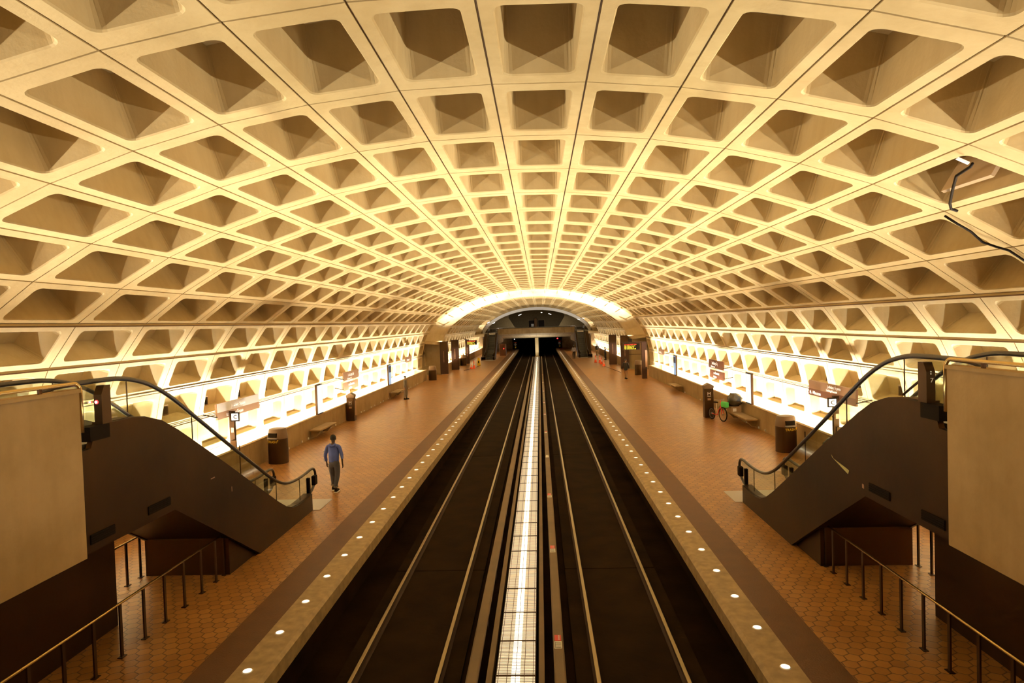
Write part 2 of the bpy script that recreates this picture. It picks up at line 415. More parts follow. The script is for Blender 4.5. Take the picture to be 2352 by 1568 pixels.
# ------------------------------------------------------------------ floors, parapets, tracks
PE = 126.
for sgn, nm in ((-1, 'left'), (1, 'right')):
    mb = MB()
    mb.box(4.77*sgn, 10.23*sgn, -12, 57, -.25, 0); mb.box(4.77*sgn, 11.5*sgn, 57, AY1+.1, -.25, 0); mb.box(4.77*sgn, 9.6*sgn, AY1+.1, PE+6, -.25, 0); 
    struct(mb.build('floor', 'tile'), f'brown hexagonal tile floor of the {nm} platform')
    struct(MB().box(4.15*sgn, 4.77*sgn, -12, PE, -.25, .001).build('floor', 'strip'), f'dark brown warning strip behind the {nm} granite edge')
    mb = MB(); mb.prism([(3.66*sgn, 0), (4.15*sgn, 0), (4.15*sgn, -.3), (3.60*sgn, -.3), (3.60*sgn, -.05)], -12, PE, 'y')
    struct(mb.build('trim_%d' % (4 if sgn < 0 else 5), 'granite'), f'granite edge of the {nm} platform')
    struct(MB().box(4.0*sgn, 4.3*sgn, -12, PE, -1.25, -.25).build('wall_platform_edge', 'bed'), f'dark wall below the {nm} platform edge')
    # parapet
    mb = MB(); seg = []
    yb = -12
    x0, x1 = 10.23, 10.36
    pend = 59.9 if sgn < 0 else 57.6
    pan = [(y, min(y+4.98, pend)) for y in [ -12+4.98*i for i in range(16)] if y < pend]
    for a, b in pan:
        off = 0
        mb.box((x0+off)*sgn, x1*sgn, a+.006, b-.006, 0, .93)
    mb.box((x0-.015)*sgn, (x1+.01)*sgn, -12, pend, .93, .955)
    mb.box(x1*sgn, 11.4*sgn, pend-.13, pend, 0, .955)
    mb.box(9.55*sgn, 9.67*sgn, Y2+.2, Y2E+2, 0, .93)
    struct(mb.build('trim_%d' % (6 if sgn < 0 else 7), 'parapet'), f'low concrete parapet along the back of the {nm} platform')
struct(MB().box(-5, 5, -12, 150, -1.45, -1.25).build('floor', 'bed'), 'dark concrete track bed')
for s in (-1, 1):
    mb = MB()
    for yy in range(-12, 128, 14):
        for a, b in ((-.95, -.6), (.6, .95)): pass
        mb.box(s*2.14-1.12, s*2.14+1.12, yy+.02, yy+13.98, -1.25, -1.19, bev=.0)
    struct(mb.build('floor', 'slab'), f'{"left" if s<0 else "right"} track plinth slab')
RPOLY = [(-.065, -.17), (.065, -.17), (.065, -.155), (.012, -.14), (.012, -.045), (.035, -.035), (.035, -.004), (.028, 0), (-.028, 0), (-.035, -.004), (-.035, -.035), (-.012, -.045), (-.012, -.14), (-.065, -.155)]
for i, xc in enumerate((-2.14-.753, -2.14+.753, 2.14-.753, 2.14+.753)):
    mb = MB(); mb.prism([(xc+x, -1.02+z) for x, z in RPOLY], -12, 132, 'y', 0)
    o = mb.build('running_rail', ['railside', 'rail'])
    for p in o.data.polygons:
        if p.center.z > -1.03 or (p.normal.z > .5 and p.center.z > -1.06): p.material_index = 1
    tag(o, ['outer running rail of the left track, nearest the left platform', 'inner running rail of the left track, beside the left cover board', 'inner running rail of the right track, beside the stickered cover board', 'outer running rail of the right track, nearest the right platform'][i], 'rail', 'running rails')
# third rail cover boards
for s in (-1, 1):
    root = empty('third_rail', (.735*s if s > 0 else -.75, 0, -1.25), 0, ['left third rail under its long tan cover board', 'right third rail under a cover board with danger stickers'][s > 0], 'third rail')
    mb = MB(); mb.prism([(-.1, .33), (-.095, .40), (-.07, .415), (.07, .415), (.095, .40), (.1, .33), (.08, .33), (.07, .385), (-.07, .385), (-.08, .33)], -11, 112, 'y')
    mb.build('cover_board', 'cover', root)
    MB().prism([(-.03, .1), (.03, .1), (.035, .28), (-.035, .28)], -11, 112, 'y').build('contact_rail', 'railside', root)
    mb = MB()
    for i in range(0, 48): mb.box(-.06, .06, -10+i*2.55, -9.8+i*2.55, 0, .36)
    o = mb.build('insulator_brackets', 'railside', root); o['kind'] = 'stuff'
if True:
    for i, yy in enumerate((11.62, 16.45, 21.6, 28.0, 34.2, 41, 47, 55, 63, 72)):
        r = empty('warning_sticker', (.727, yy, -.834), 0, 'red and white danger stickers on the right cover board, '+['nearest the camera', 'second pair from the camera', 'third pair from the camera', 'fourth pair from the camera', 'fifth pair from the camera', 'sixth pair from the camera', 'seventh pair along', 'eighth pair along', 'ninth pair along', 'farthest pair'][i], 'sticker', 'stickers along the right third rail cover')
        MB().box(-.06, .06, .02, .24, 0, .003).build('red_panel', 'red' if i != 3 else 'white', r)
        MB().box(-.068, .068, -.26, .0, 0, .003).build('white_panel', 'white', r)
        if i < 3:
            text('DANGER', .045, 'white', r, (.035, .05, .0035), (0, 0, PI/2), 'lettering', depth=.001)
            mbk = MB()
            for q in range(5): mbk.box(-.045, .055, -.235+q*.045, -.222+q*.045, .003, .0045)
            mbk.box(-.055, -.048, -.24, -.02, .003, .0045)
            mbk.build('lettering', 'black', r)
# centre walkway kerbs + uplights
for s in (-1, 1):
    struct(MB().box(-.03+s*.40, -.03+s*.50, -11, 113.8, -1.25, -.98).build('trim_%d' % (8 if s < 0 else 9), 'cover'), f'{"left" if s<0 else "right"} steel kerb of the centre light trough')
UL = 1.2
root = empty('track_uplight', (-.03, -1.2, -1.15), 0, 'caged uplight in the trough between the tracks', 'uplight', 'uplights in the centre trough')
MB().box(-.332, .322, .01, UL-.01, 0, .05).build('housing', 'steel', root)
MB().box(-.33, .33, .03, UL-.03, .05, .146).build('lens', 'uplens', root)
MB().box(-.075, .075, .03, UL-.03, .146, .149).build('tube', 'uptube', root)
mb = MB()
for i in range(5):
    x = -.3+.15*i; mb.box(x-.005, x+.005, 0, UL, .149, .1504)
for i in range(23):
    y = .05+i*.05; mb.box(-.333, .335, y-.007, y+.007, .149, .1502)
mb.box(-.345, .345, 0, .014, .05, .1525)
for x in (-.345, .335): mb.box(x, x+.012, .002, UL-.002, .0, .1525)
mb.build('grille', 'bronzed', root)
for i in range(1, 96):
    r = dup(root, (-.03, -1.2+i*UL, -1.15))
# platform edge lights
el = empty('edge_light', (-3.945, 9.15-1.185*3, 0), 0, 'round white light set in the left granite edge', 'platform light', 'round lights in the left granite edge')
mb = MB(); mb.lathe([(.0, .012), (.055, .012), (.075, .006), (.08, 0)], n=16); mb.build('rim', 'white', el)
mb = MB(); mb.lathe([(0, .0155), (.05, .0155), (.066, .0125)], n=14); mb.build('lens', 'lens', el)
for s in (-1, 1):
    for i in range(-3, 86):
        if s < 0 and i == -3: continue
        dup(el, (3.945*s, 9.17+1.185*i, 0), label=f'round white light set in the {"left" if s<0 else "right"} granite edge', group=f'round lights in the {"left" if s<0 else "right"} granite edge')

# central column
col = empty('column', (-.03, 114.4, -1.25), 0, 'square pale concrete column between the two tunnel mouths', 'column')
MB().box(-.3, .3, -.3, .3, 0, 3.7, bev=.04).build('shaft', 'wallc', col); MB().box(-.42, .42, -.42, .42, 0, .35).build('base', 'mezzfar', col)

# ------------------------------------------------------------------ near mezzanine structure
for s, nm in ((-1, 'left'), (1, 'right')):
    mb = MB(); mb.box(5.93*s, 6.04*s, -12, 8.66, 1.92, 4.32, bev=.01); mb.box(5.90*s, 6.055*s, -12, 8.66, 4.28, 4.335, bev=.008)
    struct(mb.build(f'wall_mezzanine_{nm}', 'mezz'), f'tan concrete parapet wall of the {nm} mezzanine')
    struct(MB().box(6.04*s, 11.3*s, -12, 8.6, 1.95, 3.5).build('floor', 'mezz'), f'{nm} mezzanine floor slab')
    # dark wall under the mezzanine
    struct(MB().box(6.97*s, 7.25*s, -12, 10.7, 0, 1.97).build(f'wall_under_mezzanine_{nm}', 'bronze'), f'dark wall under the {nm} mezzanine')
    # guard pipe on parapet
    g = empty('guard_rail', (5.93*s, 0, 4.33), 0, f'brass pipe guard rail on top of the {nm} mezzanine parapet', 'guard rail')
    pts = [(0, -3, .085), (0, 8.55, .085)]+[(0, 8.55+.13*math.sin(a), .085-.13*(1-math.cos(a))) for a in [R(15*q) for q in range(1, 7)]]+[(0, 8.68, -.62)]
    MB().tube(pts, .026, 10).build('rail', 'brass', g)
    for yy in (-1, 2, 5, 7.95): MB().box(-.015, .015, yy-.025, yy+.025, 0, .08).build('post', 'bronzed', g)
# bridge under the camera
struct(MB().box(-5.95, 5.95, -12, -1.1, 1.93, 3.5).build('floor', 'mezz'), 'pedestrian bridge slab the camera stands on')
struct(MB().box(-5.93, 5.93, -1.2, -1.1, 3.5, 4.3).build('wall_bridge', 'mezz'), 'bridge parapet just behind the camera')
struct(MB().box(-12.5, 12.5, -12.3, -12, -1.4, 9).build('wall_back', 'mezz'), 'wall closing the hall behind the camera')

# ------------------------------------------------------------------ escalators
HR = [(8.02, 4.10), (8.06, 4.22), (8.16, 4.32), (8.38, 4.38), (8.7, 4.395), (9.3, 4.40), (9.7, 4.39), (10.08, 4.335), (10.5, 4.22), (11.05, 3.965), (11.75, 3.545), (13.25, 2.62), (14.95, 1.60), (15.55, 1.29), (16.05, 1.13), (16.6, 1.065), (17.2, 1.06), (17.75, 1.09), (17.98, 1.06), (18.1, .93), (18.08, .74), (17.96, .58), (17.75, .47), (17.5, .43)]
TOP = [(8.9, 3.55), (9.25, 3.56), (9.25, 3.765), (9.8, 3.755), (10.2, 3.71), (10.6, 3.595), (11.08, 3.35), (11.8, 2.93), (12.74, 2.375), (14.2, 1.49), (15.2, .89), (15.7, .62), (16.1, .48), (16.55, .43), (17.0, .44), (17.47, .47)]
BOT = [(17.47, 0), (14.12, 0), (12.5, .99), (10.87, 1.97), (8.66, 1.97)]
def catmull(P, n=4):
    out = []
    for i in range(len(P)-1):
        p0 = P[max(i-1, 0)]; p1 = P[i]; p2 = P[i+1]; p3 = P[min(i+2, len(P)-1)]
        for j in range(n):
            t = j/n
            out.append(tuple(.5*((2*p1[q])+(-p0[q]+p2[q])*t+(2*p0[q]-5*p1[q]+4*p2[q]-p3[q])*t*t+(-p0[q]+3*p1[q]-3*p2[q]+p3[q])*t**3) for q in range(2)))
    out.append(P[-1]); return out
XI, XO, XP = 6.08, 7.30, 7.86
def topz(y):
    for (a, za), (b, zb) in zip(TOP[2:], TOP[3:]):
        if a <= y <= b: return za+(zb-za)*(y-a)/(b-a)
    return 3.55 if y < 9.25 else .45
def escalator(sx, sy, oy, label, num=None, post=True):
    root = empty('escalator', (5.95*sx, oy+sy*13, 0), 0, label, 'escalator')
    bx, by = 5.95*sx, oy+sy*13
    xf = lambda v: (v[0]*sx-bx, v[1]*sy+oy-by, v[2])
    poly = TOP+BOT+[(8.66, 3.44), (8.86, 3.45)]
    MB().prism(poly, 5.95, 6.03, 'x').build('side_panel', 'bronze', root, xf)
    poly2 = [(8.66, 3.55), (9.8, 3.6)]+TOP[4:]+BOT
    MB().prism(poly2, XP-.06, XP, 'x').build('side_panel', 'bronze', root, xf)
    # deck boards over the panels, following the top line
    for a, b in ((6.0, 6.2), (7.2, XP)):
        mb = MB(); P = TOP[2:]
        top = [(y, z+.012) for y, z in P]; mb.prism(top+[(y, z-.04) for y, z in reversed(P)], a, b, 'x')
        mb.build('deck_board', 'bronzed', root, xf)
    # underside of the truss
    mb = MB(); mb.prism([(17.3, .02), (14.14, .02), (10.88, 1.99), (8.66, 1.99), (8.66, 2.1), (10.9, 2.1), (14.2, .12), (17.3, .12)], 6.03, XP-.06, 'x'); mb.build('truss_underside', 'bronze', root, xf)
    # closure box below the truss
    MB().box(6.06, XP, 12.9, 14.1, 0, .98).build('closure_panel', 'bronze', root, xf)
    # steps
    mb = MB(); y = 15.55; z = .03
    st = [(17.0, .03), (16.4, .03), (15.55, .03)]
    while z < 3.4:
        st += [(y, z+.205), (y-.345, z+.205)]; y -= .345; z += .205
    st += [(9.2, z), (9.2, z-.3), (10.3, z-.3), (15.6, -.0), (17.0, -.0)]
    mb.prism([(a, max(b, .005)) for a, b in st], 6.22, 7.18, 'x'); mb.build('steps', 'step', root, xf)
    mb = MB(); mb.box(6.2, 7.2, 16.4, 17.46, .0, .06); mb.box(5.75, 7.6, 17.47, 18.6, .0, .012); mb.build('landing_plate', 'comb', root, xf)
    mb = MB(); mb.box(6.1, 7.25, 8.62, 9.6, 3.44, 3.5); mb.build('upper_landing_plate', 'comb', root, xf)
    # inner skirts
    for x in (6.2, 7.19):
        P = [(y, z) for y, z in TOP[3:]]
        MB().prism(P+[(y, z-.42 if z-.42 > .01 else .01) for y, z in reversed(P)], x, x+.012, 'x').build('skirt', 'steel', root, xf)
    H = catmull(HR)
    for x in (XI, XO):
        MB().tube([(x, y, z) for y, z in H], .038, 8).build('handrail', 'rubber', root, xf)
        # glass from deck to handrail
        HH = [(y, z) for y, z in H if 8.4 < y < 17.95]
        HH = [p for i, p in enumerate(HH) if i == 0 or p[0] > HH[i-1][0]+.001]
        HH = [p for p in HH if p[1] > 1.0 or p[0] < 16]
        vs = []; 
        for y, z in HH: vs += [(x, y, z-.03), (x, y, max(topz(min(y, 17.4)), 0)+.01)]
        mb = MB(); fs = [(2*i, 2*i+1, 2*i+3, 2*i+2) for i in range(len(HH)-1)]
        mb.add([(v[0]-.005, v[1], v[2]) for v in vs], fs).add([(v[0]+.005, v[1], v[2]) for v in vs], fs)
        mb.build('balustrade_glass', 'glass', root, xf)
        for yy in (9.9, 11.75, 13.6, 15.4, 16.9):
            zt = [z for y, z in H if y <= yy][-1]
            if yy > 15: zt = 1.08 if yy > 16 else 1.36
            MB().box(x-.008, x+.008, yy-.006, yy+.006, topz(yy), zt-.03).build('glass_joint', 'bronzed', root, xf)
        # entry cap on the newel
        mb = MB(); mb.box(x-.06, x+.06, 17.92, 18.14, .58, .86, bev=.03)
        mb.build('newel_entry_cap', 'black', root, xf)
        MB().box(x-.045, x+.045, 17.5, 17.6, .42, .9, bev=.01).build('newel_post', 'black', root, xf)
    # dark trim block near the upper landing
    MB().box(5.93, 6.12, 8.83, 9.25, 3.55, 3.76).build('trim_block', 'black', root, xf)
    # vents in the side panel
    for a, b, za, zb in ((8.75, 9.27, 2.08, 2.22), (10.1, 10.72, 2.10, 2.24)):
        mb = MB(); mb.box(5.935, 5.955, a, b, za, zb)
        for q in range(4): mb.box(5.928, 5.94, a, b, za+.02+q*.033, za+.028+q*.033)
        mb.build('vent', 'black', root, xf)
    if post:
        mb = MB(); mb.prism([(9.13, 3.76), (9.33, 3.76), (9.33, 4.33), (9.2, 4.33), (9.13, 4.2)], 5.95, 6.07, 'x')
        p = mb.build('indicator_post', 'bronzed', root, xf)
        MB().tube([(6.03, 9.3, 4.12), (6.03, 9.85, 3.8)], .022, 4).build('strut', 'steel' if sx < 0 else 'bronzed', root, xf)
        if sx < 0:
            b = bmesh.new()
            l = MB(); l.lathe([(0, .012), (.022, .006), (.03, 0)], n=16); o = l.build('red_lamp', 'redlamp', root)
            o.rotation_euler = (PI/2, 0, 0); o.location = xf((6.03, 9.13, 4.09)); o['label'] = 'glowing red lamp'
            l = MB(); l.lathe([(0, .016), (.012, .014), (.018, .011)], n=12); o = l.build('lamp_core', 'whitehot', root); o.rotation_euler = (PI/2, 0, 0); o.location = xf((6.03, 9.13, 4.09))
        else:
            text('7', .09, 'white', root, xf((6.03-.03, 9.128, 4.05)), (PI/2, 0, 0), 'numeral')
            mb = MB()
            for dz in (.0, .05): mb.tube([(6.01, 9.135+.0, 4.17+dz*.6), (6.01, 9.125, 4.17+dz*.6)], .01, 8)
            mb.build('indicator_dots', 'white', root, xf)
    return root
escalator(-1, 1, 0, 'left near escalator with glass balustrade and bronze side, red lamp on its post')
er = escalator(1, 1, 0, 'right near escalator with glass balustrade and bronze side, post marked 7')
escalator(-1, -1, 107.2, 'left far escalator rising to the far mezzanine', post=False)
escalator(1, -1, 107.2, 'right far escalator rising to the far mezzanine', post=False)
# tape and stickers on the bronze panels
mb = MB(); mb.add([(0, -.34, -.0), (0, -.24, .02), (0, .26, .09), (0, .34, .15), (0, .30, .10), (0, -.3, -.07)], [(0, 1, 2, 3, 4, 5)]); mb.add([(-.004, -.34, 0), (-.004, -.24, .02), (-.004, .26, .09), (-.004, .34, .15), (-.004, .30, .10), (-.004, -.3, -.07)], [(5, 4, 3, 2, 1, 0)])
o = mb.build('tape_scrap', 'tan'); o.location = (5.944, 11.75, 2.28); o.rotation_euler = (0, 0, 0)
o.data.materials[0] = plain('yellowed_tape', (.55, .50, .18), .6); tag(o, 'torn strip of yellowed tape stuck to the right near escalator panel', 'tape')
for (x, y, z, w, h, lab) in ((5.945, 10.9, 2.09, .06, .07, 'small white square sticker on the right escalator panel'), (-5.945, 12.9, 1.75, .02, .1, 'thin pale sticker strip on the left escalator panel'), (-5.945, 13.9, 1.85, .02, .08, 'short pale scuff sticker near the left escalator edge'), (-5.945, 12.1, 2.2, .14, .02, 'narrow pale label high on the left escalator panel')):
    tag(MB().box(x-.003, x+.003, y, y+w, z, z+h).build('sticker', 'tan'), lab, 'sticker')

# railings on the platforms below the escalators
def railing(x, ys, label, h=.85, y0=None, y1=None):
    ya, yb = (y0 if y0 is not None else ys[0]), (y1 if y1 is not None else ys[-1])
    root = empty('railing', (x, ya, 0), 0, label, 'railing')
    MB().tube([(0, 0, h), (0, yb-ya+.03, h)], .021, 8).build('handrail', 'brass', root)
    for y in ys:
        MB().box(-.012, .012, y-ya-.028, y-ya+.028, 0, h-.015).build('post', 'bronzed', root)
        MB().box(-.04, .04, y-ya-.06, y-ya+.06, 0, .012).build('base_plate', 'bronzed', root)
ys = [9.62-.6*i for i in range(9, 0, -1)]+[9.62, 10.21, 10.8, 11.4, 12.0, 12.55, 12.9]
railing(-6.17, ys, 'low railing with bright top rail under the left mezzanine'); railing(6.15, ys, 'low railing with bright top rail under the right mezzanine')
railing(-7.93, [11.2, 11.8, 12.4, 12.83], 'short railing behind the left escalator', .87)
railing(7.93, [11.2, 11.8, 12.4, 12.83], 'short railing behind the right escalator', .87)

# ------------------------------------------------------------------ far end
for s, nm in ((-1, 'left'), (1, 'right')):
    mb = MB(); mb.box(5.93*s, 6.04*s, 98.55, 112, 2.0, 4.33)
    mb.box(9.4*s, 12*s, Y2E-.5, 140, 0, 9)
    mb.box(4.75*s, 9.8*s, 126, 126.3, 0, 2.3); mb.box(7.4*s, 12*s, 112, 126, 4.2, 4.21)
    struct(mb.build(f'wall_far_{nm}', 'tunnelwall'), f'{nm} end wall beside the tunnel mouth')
    MBx = MB(); MBx.box(6.04*s, 11*s, 98.6, 130, 3.2, 3.5); struct(MBx.build('floor', 'mezzfar'), f'{nm} far mezzanine slab')
# far bridge soffit (sloping panels) + slab + end walls
mb = MB(); W = 6.0
mb.prism([(99.6, 4.3), (99.9, 4.3), (99.9, 3.9), (128, 2.35), (128, 2.15), (118, 2.35), (99.6, 3.45)], -6.05, 6.05, 'x')
struct(mb.build('ceiling', 'mezzfar'), 'pale sloping soffit of the far bridge above the tunnel mouths')
mb = MB()
for i in range(-5, 6): mb.prism([(99.58, 4.25), (99.58, 3.44), (118, 2.33), (118, 2.36), (99.62, 3.5), (99.62, 4.25)], i*1.1-.015, i*1.1+.015, 'x')
for q in (.3, .6): 
    yy = 99.6+18.4*q; zz = 3.45-1.1*q; mb.box(-6, 6, yy-.03, yy+.03, zz-.012, zz+.02)
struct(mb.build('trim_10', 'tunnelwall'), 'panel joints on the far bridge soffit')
g = empty('guard_rail', (0, 99.7, 4.3), 0, 'steel guard rail across the far bridge', 'guard rail')
MB().tube([(-6.1, 0, .14), (6.1, 0, .14)], .035, 6).build('rail', 'steel', g)
for i in range(-5, 6): MB().box(i*1.1-.02, i*1.1+.02, -.02, .02, 0, .13).build('post', 'bronzed', g)
mb = MB(); mb.box(-12, 12, 136, 136.3, 2, 9.5); mb.box(-12, 12, 120, 136, 7.9, 8.1)
mb.prism([(-9.6, 4.2), (-4.3, 4.2), (-5.6, 6.3), (-9.6, 6.3)], 127, 127.3, 'y'); mb.prism([(9.6, 4.2), (4.3, 4.2), (5.6, 6.3), (9.6, 6.3)], 127, 127.3, 'y')
mb.prism([(-9.6, 6.35), (-5.6, 6.35), (-5.0, 8.3), (-9.6, 8.3)], 127.5, 127.8, 'y'); mb.prism([(9.6, 6.35), (5.6, 6.35), (5.0, 8.3), (9.6, 8.3)], 127.5, 127.8, 'y')
struct(mb.build('wall_end', 'ceil_far'), 'olive brown end wall above the far mezzanine')
# tunnels
for s in (-1, 1):
    mb = MB()
    mb.box(.3*s, .34*s, 126, 150, -1.4, 2.3); mb.box(4.75*s, 4.9*s, 126, 150, -1.4, 2.3); mb.box(.3*s, 4.8*s, 126, 150, 2.2, 2.35); mb.box(.3*s, 4.8*s, 150, 150.2, -1.4, 2.3)
    struct(mb.build('wall_tunnel_%s' % ('left' if s < 0 else 'right'), 'dark'), f'dark {"left" if s<0 else "right"} tunnel mouth')
for x0, x1, lab in ((-1.75, -.55, 'left dark glazed door panel in the far end wall'), (.3, 1.6, 'right dark glazed door panel in the far end wall')):
    d = empty('dark_panel', ((x0+x1)/2, 135.9, 4.2), 0, lab, 'panel'); 
    MB().box(x0-(x0+x1)/2, x1-(x0+x1)/2, -.1, 0, 0, 1.45).build('panel', 'dark', d); MB().box(x0-(x0+x1)/2-.06, x1-(x0+x1)/2+.06, -.06, 0, 0, 1.52).build('frame', 'mezzfar', d)
    if x0 < 0: 
        sgn_ = MB().box(-.05, .5, -.14, -.1, .15, .7).build('notice', 'white', d); sgn_['label'] = 'white notice'
tag(MB().box(-.55, .05, 134.6, 135.4, 4.2, 6.1, bev=.05).build('kiosk_cabinet', 'bronzed'), 'dark cabinet standing between the two far door panels', 'cabinet')
for (x, y, z, a, l) in ((-3.2, 124, 6.75, -.6, .7), (2.6, 122, 6.7, .6, .6), (1.0, 123, 7.05, .3, .3), (-8.1, 108, 5.4, -.7, .5), (-7.2, 108, 5.3, -.7, .5), (8.0, 108, 5.6, .7, .5), (7.2, 108, 5.45, .7, .45)):
    f = empty('ceiling_light', (x, y, z), 0, {(-3.2): 'left slanted light tube above the far mezzanine', 2.6: 'right slanted light tube above the far mezzanine', 1.0: 'small round lamp above the far mezzanine', -8.1: 'outer left light on the farther vault', -7.2: 'inner left light on the farther vault', 8.0: 'outer right light on the farther vault', 7.2: 'inner right light on the farther vault'}[x], 'ceiling light')
    f.rotation_euler = (0, a*.6 if x > 0 else -a*-.6, 0)
    MB().box(-l/2, l/2, -.12, .12, 0, .08).build('housing', 'steel', f); MB().box(-l/2+.03, l/2-.03, -.14, .1, -.03, 0).build('diffuser', plain('diffuser', (1, 1, 1), .4, emis=(1, .97, .9), estr=5), f)
ys_ = empty('hanging_sign', (2.65, 117.5, 2.75), 0, 'small yellow sign hanging below the far bridge', 'sign')
MB().box(-.85, .85, -.06, .06, -.05, .45).build('sign_panel', 'yellow', ys_)
mb = MB()
for zz in (.1, .24): mb.box(-.65, .6, -.07, -.06, zz, zz+.07)
mb.build('lettering', 'bronzed', ys_)
# tunnel signs / signals
for s, x in ((-1, -4.35), (1, 4.35)):
    t = empty('tunnel_sign', (x, 125.6, 0), 0, ('left' if s < 0 else 'right')+' round white speed sign on a post at the tunnel mouth', 'sign')
    MB().box(-.04, .04, -.04, .04, 0, 1.3).build('post', 'bronzed', t)
    m = MB(); m.lathe([(0, .02), (.24, .02), (.25, 0)], n=18); o = m.build('disc', 'white', t); o.rotation_euler = (PI/2, 0, 0); o.location = (0, -.05, .95)
    text('4', .3, 'black', t, (-.09, -.08, .84), (PI/2, 0, 0), 'numeral')
    MB().box(-.25, .25, -.05, 0, 1.25, 1.45).build('red_plate', 'orange', t)
    MB().box(-.1, .2, -.06, -.01, .25, .55).build('yellow_plate', 'yellow', t)
sg = empty('signal', (4.0, 125.4, 0), 0, 'red signal lamp glowing over the right tunnel mouth', 'signal')
MB().box(-.15, .15, -.05, .1, 1.2, 2.15).build('housing', 'black', sg); MB().box(-.04, .04, -.02, .06, 0, 1.2).build('post', 'black', sg)
m = MB(); m.lathe([(0, .04), (.1, .02), (.13, 0)], n=16); o = m.build('red_lamp', 'redlamp', sg); o.rotation_euler = (PI/2, 0, 0); o.location = (0, -.05, 1.9)
sg = empty('signal', (-4.45, 125.4, 2.0), 0, 'tiny white lamp at the top corner of the left tunnel mouth', 'signal')
MB().box(-.1, .1, -.05, .05, -.1, .1).build('housing', 'black', sg); MB().box(-.03, .03, -.03, .03, -2.0, -.1).build('post', 'black', sg); MB().box(-.06, .06, -.07, -.05, -.06, .06).build('lamp', 'whitehot', sg)
# curving rails in left tunnel
tag(MB().tube([(-4, 127, -1), (-3.3, 130, -.8), (-2.6, 134, -.2), (-2.2, 138, .6), (-2.1, 142, 1.2)], .04, 5).build('cable', 'steel'), 'pale curving cable inside the left tunnel mouth', 'cable')

# ------------------------------------------------------------------ platform furniture
def trash(loc, rz, label, full=True, rx=.36, ry=.31, h=1.33):
    t = empty('trash_can', loc, rz, label, 'trash can', 'platform trash cans')
    def ell(z, a, b, n=28): return [(a*math.copysign(abs(math.cos(q))**.75, math.cos(q)), b*math.copysign(abs(math.sin(q))**.75, math.sin(q)), z) for q in [2*PI*i/n for i in range(n)]]
    def loops(L_):
        mb = MB(); n = 28; vs = [v for l in L_ for v in l]
        mb.add(vs, [(q*n+i, q*n+(i+1) % n, (q+1)*n+(i+1) % n, (q+1)*n+i) for q in range(len(L_)-1) for i in range(n)], 0, True)
        mb.add(L_[0], [tuple(range(n))[::-1]]); mb.add(L_[-1], [tuple(range(n))]); return mb
    loops([ell(0, rx, ry), ell(.05, rx, ry), ell(.95, rx*.99, ry*.99)]).build('body', 'bronzed', t)
    loops([ell(.95, rx*1.0, ry*1.0), ell(1.0, rx*1.0, ry*1.0), ell(h-.05, rx*.88, ry*.9), ell(h, rx*.82, ry*.82)]).build('lid', 'brown2', t)
    if full:
        MB().box(-.2, .16, -ry-.02, -ry+.06, 1.02, 1.18).build('slot', 'black', t)
        MB().box(-.22, .18, -ry-.055, -ry+.04, .965, 1.0).build('slot_ledge', 'steel', t)
        text('TRASH', .135, 'yellow', t, (-.24, -ry-.012, .81), (PI/2, 0, 0))
        mb = MB(); mb.prism([(.2, .845), (.225, .845), (.225, .90), (.25, .90), (.2125, .94), (.175, .90), (.2, .90)], -ry-.012, -ry-.008, 'y'); mb.build('arrow', 'yellow', t)
    return t
M_['pylon'] = plain('pylon_dark_brown', (.050, .020, .009), .5, spec=.25)
M_['brown2'] = plain('lid_bronze', (.16, .095, .045), .4, metal=.2)
trash((-9.62, 23.95, 0), R(-12), 'bronze trash can marked TRASH against the left parapet')
trash((9.58, 23.95, 0), R(14), 'bronze trash can marked TRASH against the right parapet')
trash((-9.6, 59.3, 0), 0, 'plain dark trash can at the far end of the left parapet', False)
trash((9.55, 58.9, 0), 0, 'dark trash can beside the right information frame', False)
trash((-9.12, 79.6, 0), 0, 'dark trash can behind the left pylons in the farther section', False)

def pylon(loc, label, h=1.55, w=.42, far=False):
    p = empty('pylon', loc, 0, label, 'pylon')
    a = w/2
    MB().box(-a, a, -.19, .19, 0, h-.28, bev=.012).build('body', 'bronzed', p)
    mb = MB(); z = h-.28
    b = a*1.12
    vs = [(-a, -.19, z), (a, -.19, z), (a, .19, z), (-a, .19, z), (-b, -.22, z+.14), (b, -.22, z+.14), (b, .22, z+.14), (-b, .22, z+.14), (0, -.22, h), (0, .22, h)]
    mb.add(vs, [(0, 1, 5, 4), (1, 2, 6, 5), (2, 3, 7, 6), (3, 0, 4, 7), (4, 5, 8), (6, 7, 9), (5, 6, 9, 8), (7, 4, 8, 9)]); mb.build('cap', 'brown2', p)
    text('M', .24, 'white', p, (0, -.195, h-.62), (PI/2, 0, 0), 'emblem', 'CENTER')
    MB().box(-.09, .09, -.198, -.19, h-.67, h-.655).build('underline', 'white', p)
    mb = MB(); mb.box(-.08, .08, -.2, -.19, h-.86, h-.76); mb.box(a, a+.03, -.1, .1, .3, 1.1); mb.build('panel_marks', 'tan', p)
    return p
pylon((-9.95, 34.6, 0), 'short gabled bronze pylon with white M against the left parapet')
pylon((9.0, 32.6, 0), 'short gabled bronze pylon with white M behind the red bicycle', 1.75, .45)

